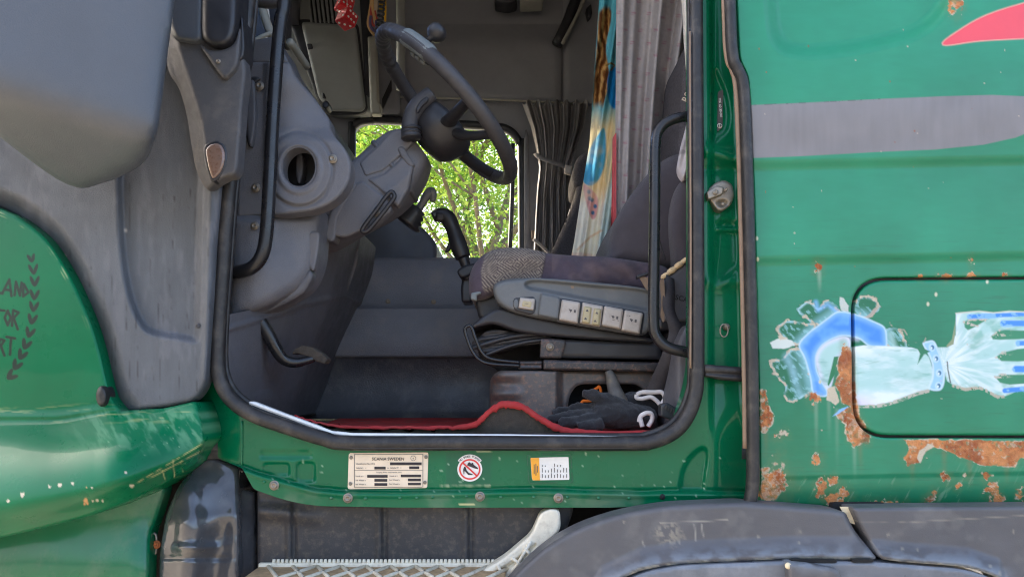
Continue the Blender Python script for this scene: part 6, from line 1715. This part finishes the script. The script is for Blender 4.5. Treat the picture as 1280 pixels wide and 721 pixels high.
glove("work_glove", "black glove with a grey rubber finger standing up and white cuff loop",
      [([(770, 506, .24), (790, 505, .24), (812, 505, .24), (828, 512, .24)], [0.030, 0.036, 0.034, 0.026], 0.8)], M['glove'],
      [[(796, 493, .19), (803, 490, .19), (818, 490, .19), (827, 490, .19), (831, 497, .19), (826, 505, .19), (820, 500, .19), (813, 496, .19), (803, 498, .19), (796, 497, .19), (796, 493, .19)]])
tg = [o for o in COL.objects if o.name.startswith("work_glove")][-1]
fing = tube("rubber_finger", M['glove_rubber'], tg, [U(a, b, d) for a, b, d in ((760, 463, .235), (764, 472, .235), (768, 486, .23), (773, 500, .22), (778, 510, .22))], [0.008, 0.0135, 0.0165, 0.021, 0.022], 14, 6)
oc = tube("orange_cord", M['orange_cord'], None, [U(a, b, .27) for a, b in ((741, 488), (746, 485), (749, 483), (751, 488), (750, 494), (745, 499), (735, 501), (729, 501), (727, 505), (732, 508))], 0.0036, 8, 5)
tag(oc, "short bright orange cord tangled among the black gloves", "cord")

# ------------------------------------------------------------------ ground and trees beyond the far window
gr = mesh_obj("ground", [(-600, -600, 0), (600, -600, 0), (600, 600, 0), (-600, 600, 0)], [(0, 1, 2, 3)], M['ground'], None, False)
gr["kind"] = "structure"
def tree(label, x, y, hgt, spread, mt, seed, nleaf):
    g = np.random.default_rng(seed)
    t = thing("tree", label, "tree", (x, y, 0), "trees seen through the far window")
    parts, tips = [], []
    def limb(p, d, L, r, lev):
        pts, q, dd = [np.array(p)], np.array(p, float), np.array(d, float)
        for k in range(4):
            dd = dd + g.normal(0, 0.13, 3) + np.array((0, 0, 0.05))
            dd /= np.linalg.norm(dd)
            q = q + dd * L / 4
            pts.append(q.copy())
        parts.append(tube_data(pts, [r, r * .85, r * .7, r * .55, r * .4], 7, 2))
        if lev >= 3:
            tips.append(pts[2]); tips.append(pts[3]); tips.append(pts[4])
            return
        for k in range(3 if lev else 11):
            s = pts[min(4, 1 + int(g.integers(1, 4)))] if lev else pts[2] * (1 - k / 9) + pts[4] * (k / 9)
            a = g.uniform(0, 2 * math.pi)
            nd = dd * 0.5 + np.array((math.cos(a), math.sin(a), g.uniform(-0.15, 0.6)))
            limb(s, nd / np.linalg.norm(nd), L * g.uniform(0.5, 0.7), r * 0.40, lev + 1)
    limb((x, y, 0), (0, 0, 1), hgt * 0.75, 0.016 * hgt, 0)
    V, F = join(parts)
    mesh_obj("trunk", V, F, M['bark'], t)
    T = np.array(tips)
    c0 = T[g.integers(0, len(T), nleaf)] + g.normal(0, 0.26 * spread, (nleaf, 3))
    nf = nleaf // 2
    q = g.normal(0, 1, (nf, 3))
    q = q / np.linalg.norm(q, axis=1)[:, None] * g.uniform(0.15, 1, (nf, 1)) ** 0.5
    clump = fbm(q[:, 0] * 9 + 40, q[:, 2] * 9 + q[:, 1] * 5 + 40, 1.0, 3, seed) > 0.5
    c0 = np.concatenate([c0, (np.array((x, y, hgt * 0.58)) + q * np.array((1.6 * spread, 1.6 * spread, hgt * 0.46)))[clump]])
    c0 = c0[c0[:, 2] > 1.2]
    nn = len(c0)
    a = g.normal(0, 1, (nn, 3)); a[:, 2] *= 0.6
    a /= np.linalg.norm(a, axis=1)[:, None]
    b = np.cross(a, g.normal(0, 1, (nn, 3)))
    b /= np.linalg.norm(b, axis=1)[:, None]
    s = g.uniform(0.020, 0.042, (nn, 1))
    nrm = np.cross(a, b) * s * 0.25
    V = np.stack([c0 - a * s, c0 + b * s * 0.6 + nrm, c0 + a * s * 1.1, c0 - b * s * 0.6 + nrm], 1).reshape(-1, 3)
    F = np.arange(nn * 4).reshape(-1, 4)
    mesh_obj("crown", V, F, M[mt], t, False)
tree("leafy green tree nearest the far window, its forked branches showing", -0.8, 6.6, 5.6, 1.0, 'leaf2', 21, 22000)
tree("yellow-green tree seen at the right side of the far window", 0.35, 8.0, 6.0, 1.05, 'leaf2', 22, 26000)
tree("bright green tree behind the steering column in the far window", -2.6, 8.6, 6.4, 1.1, 'leaf', 23, 26000)
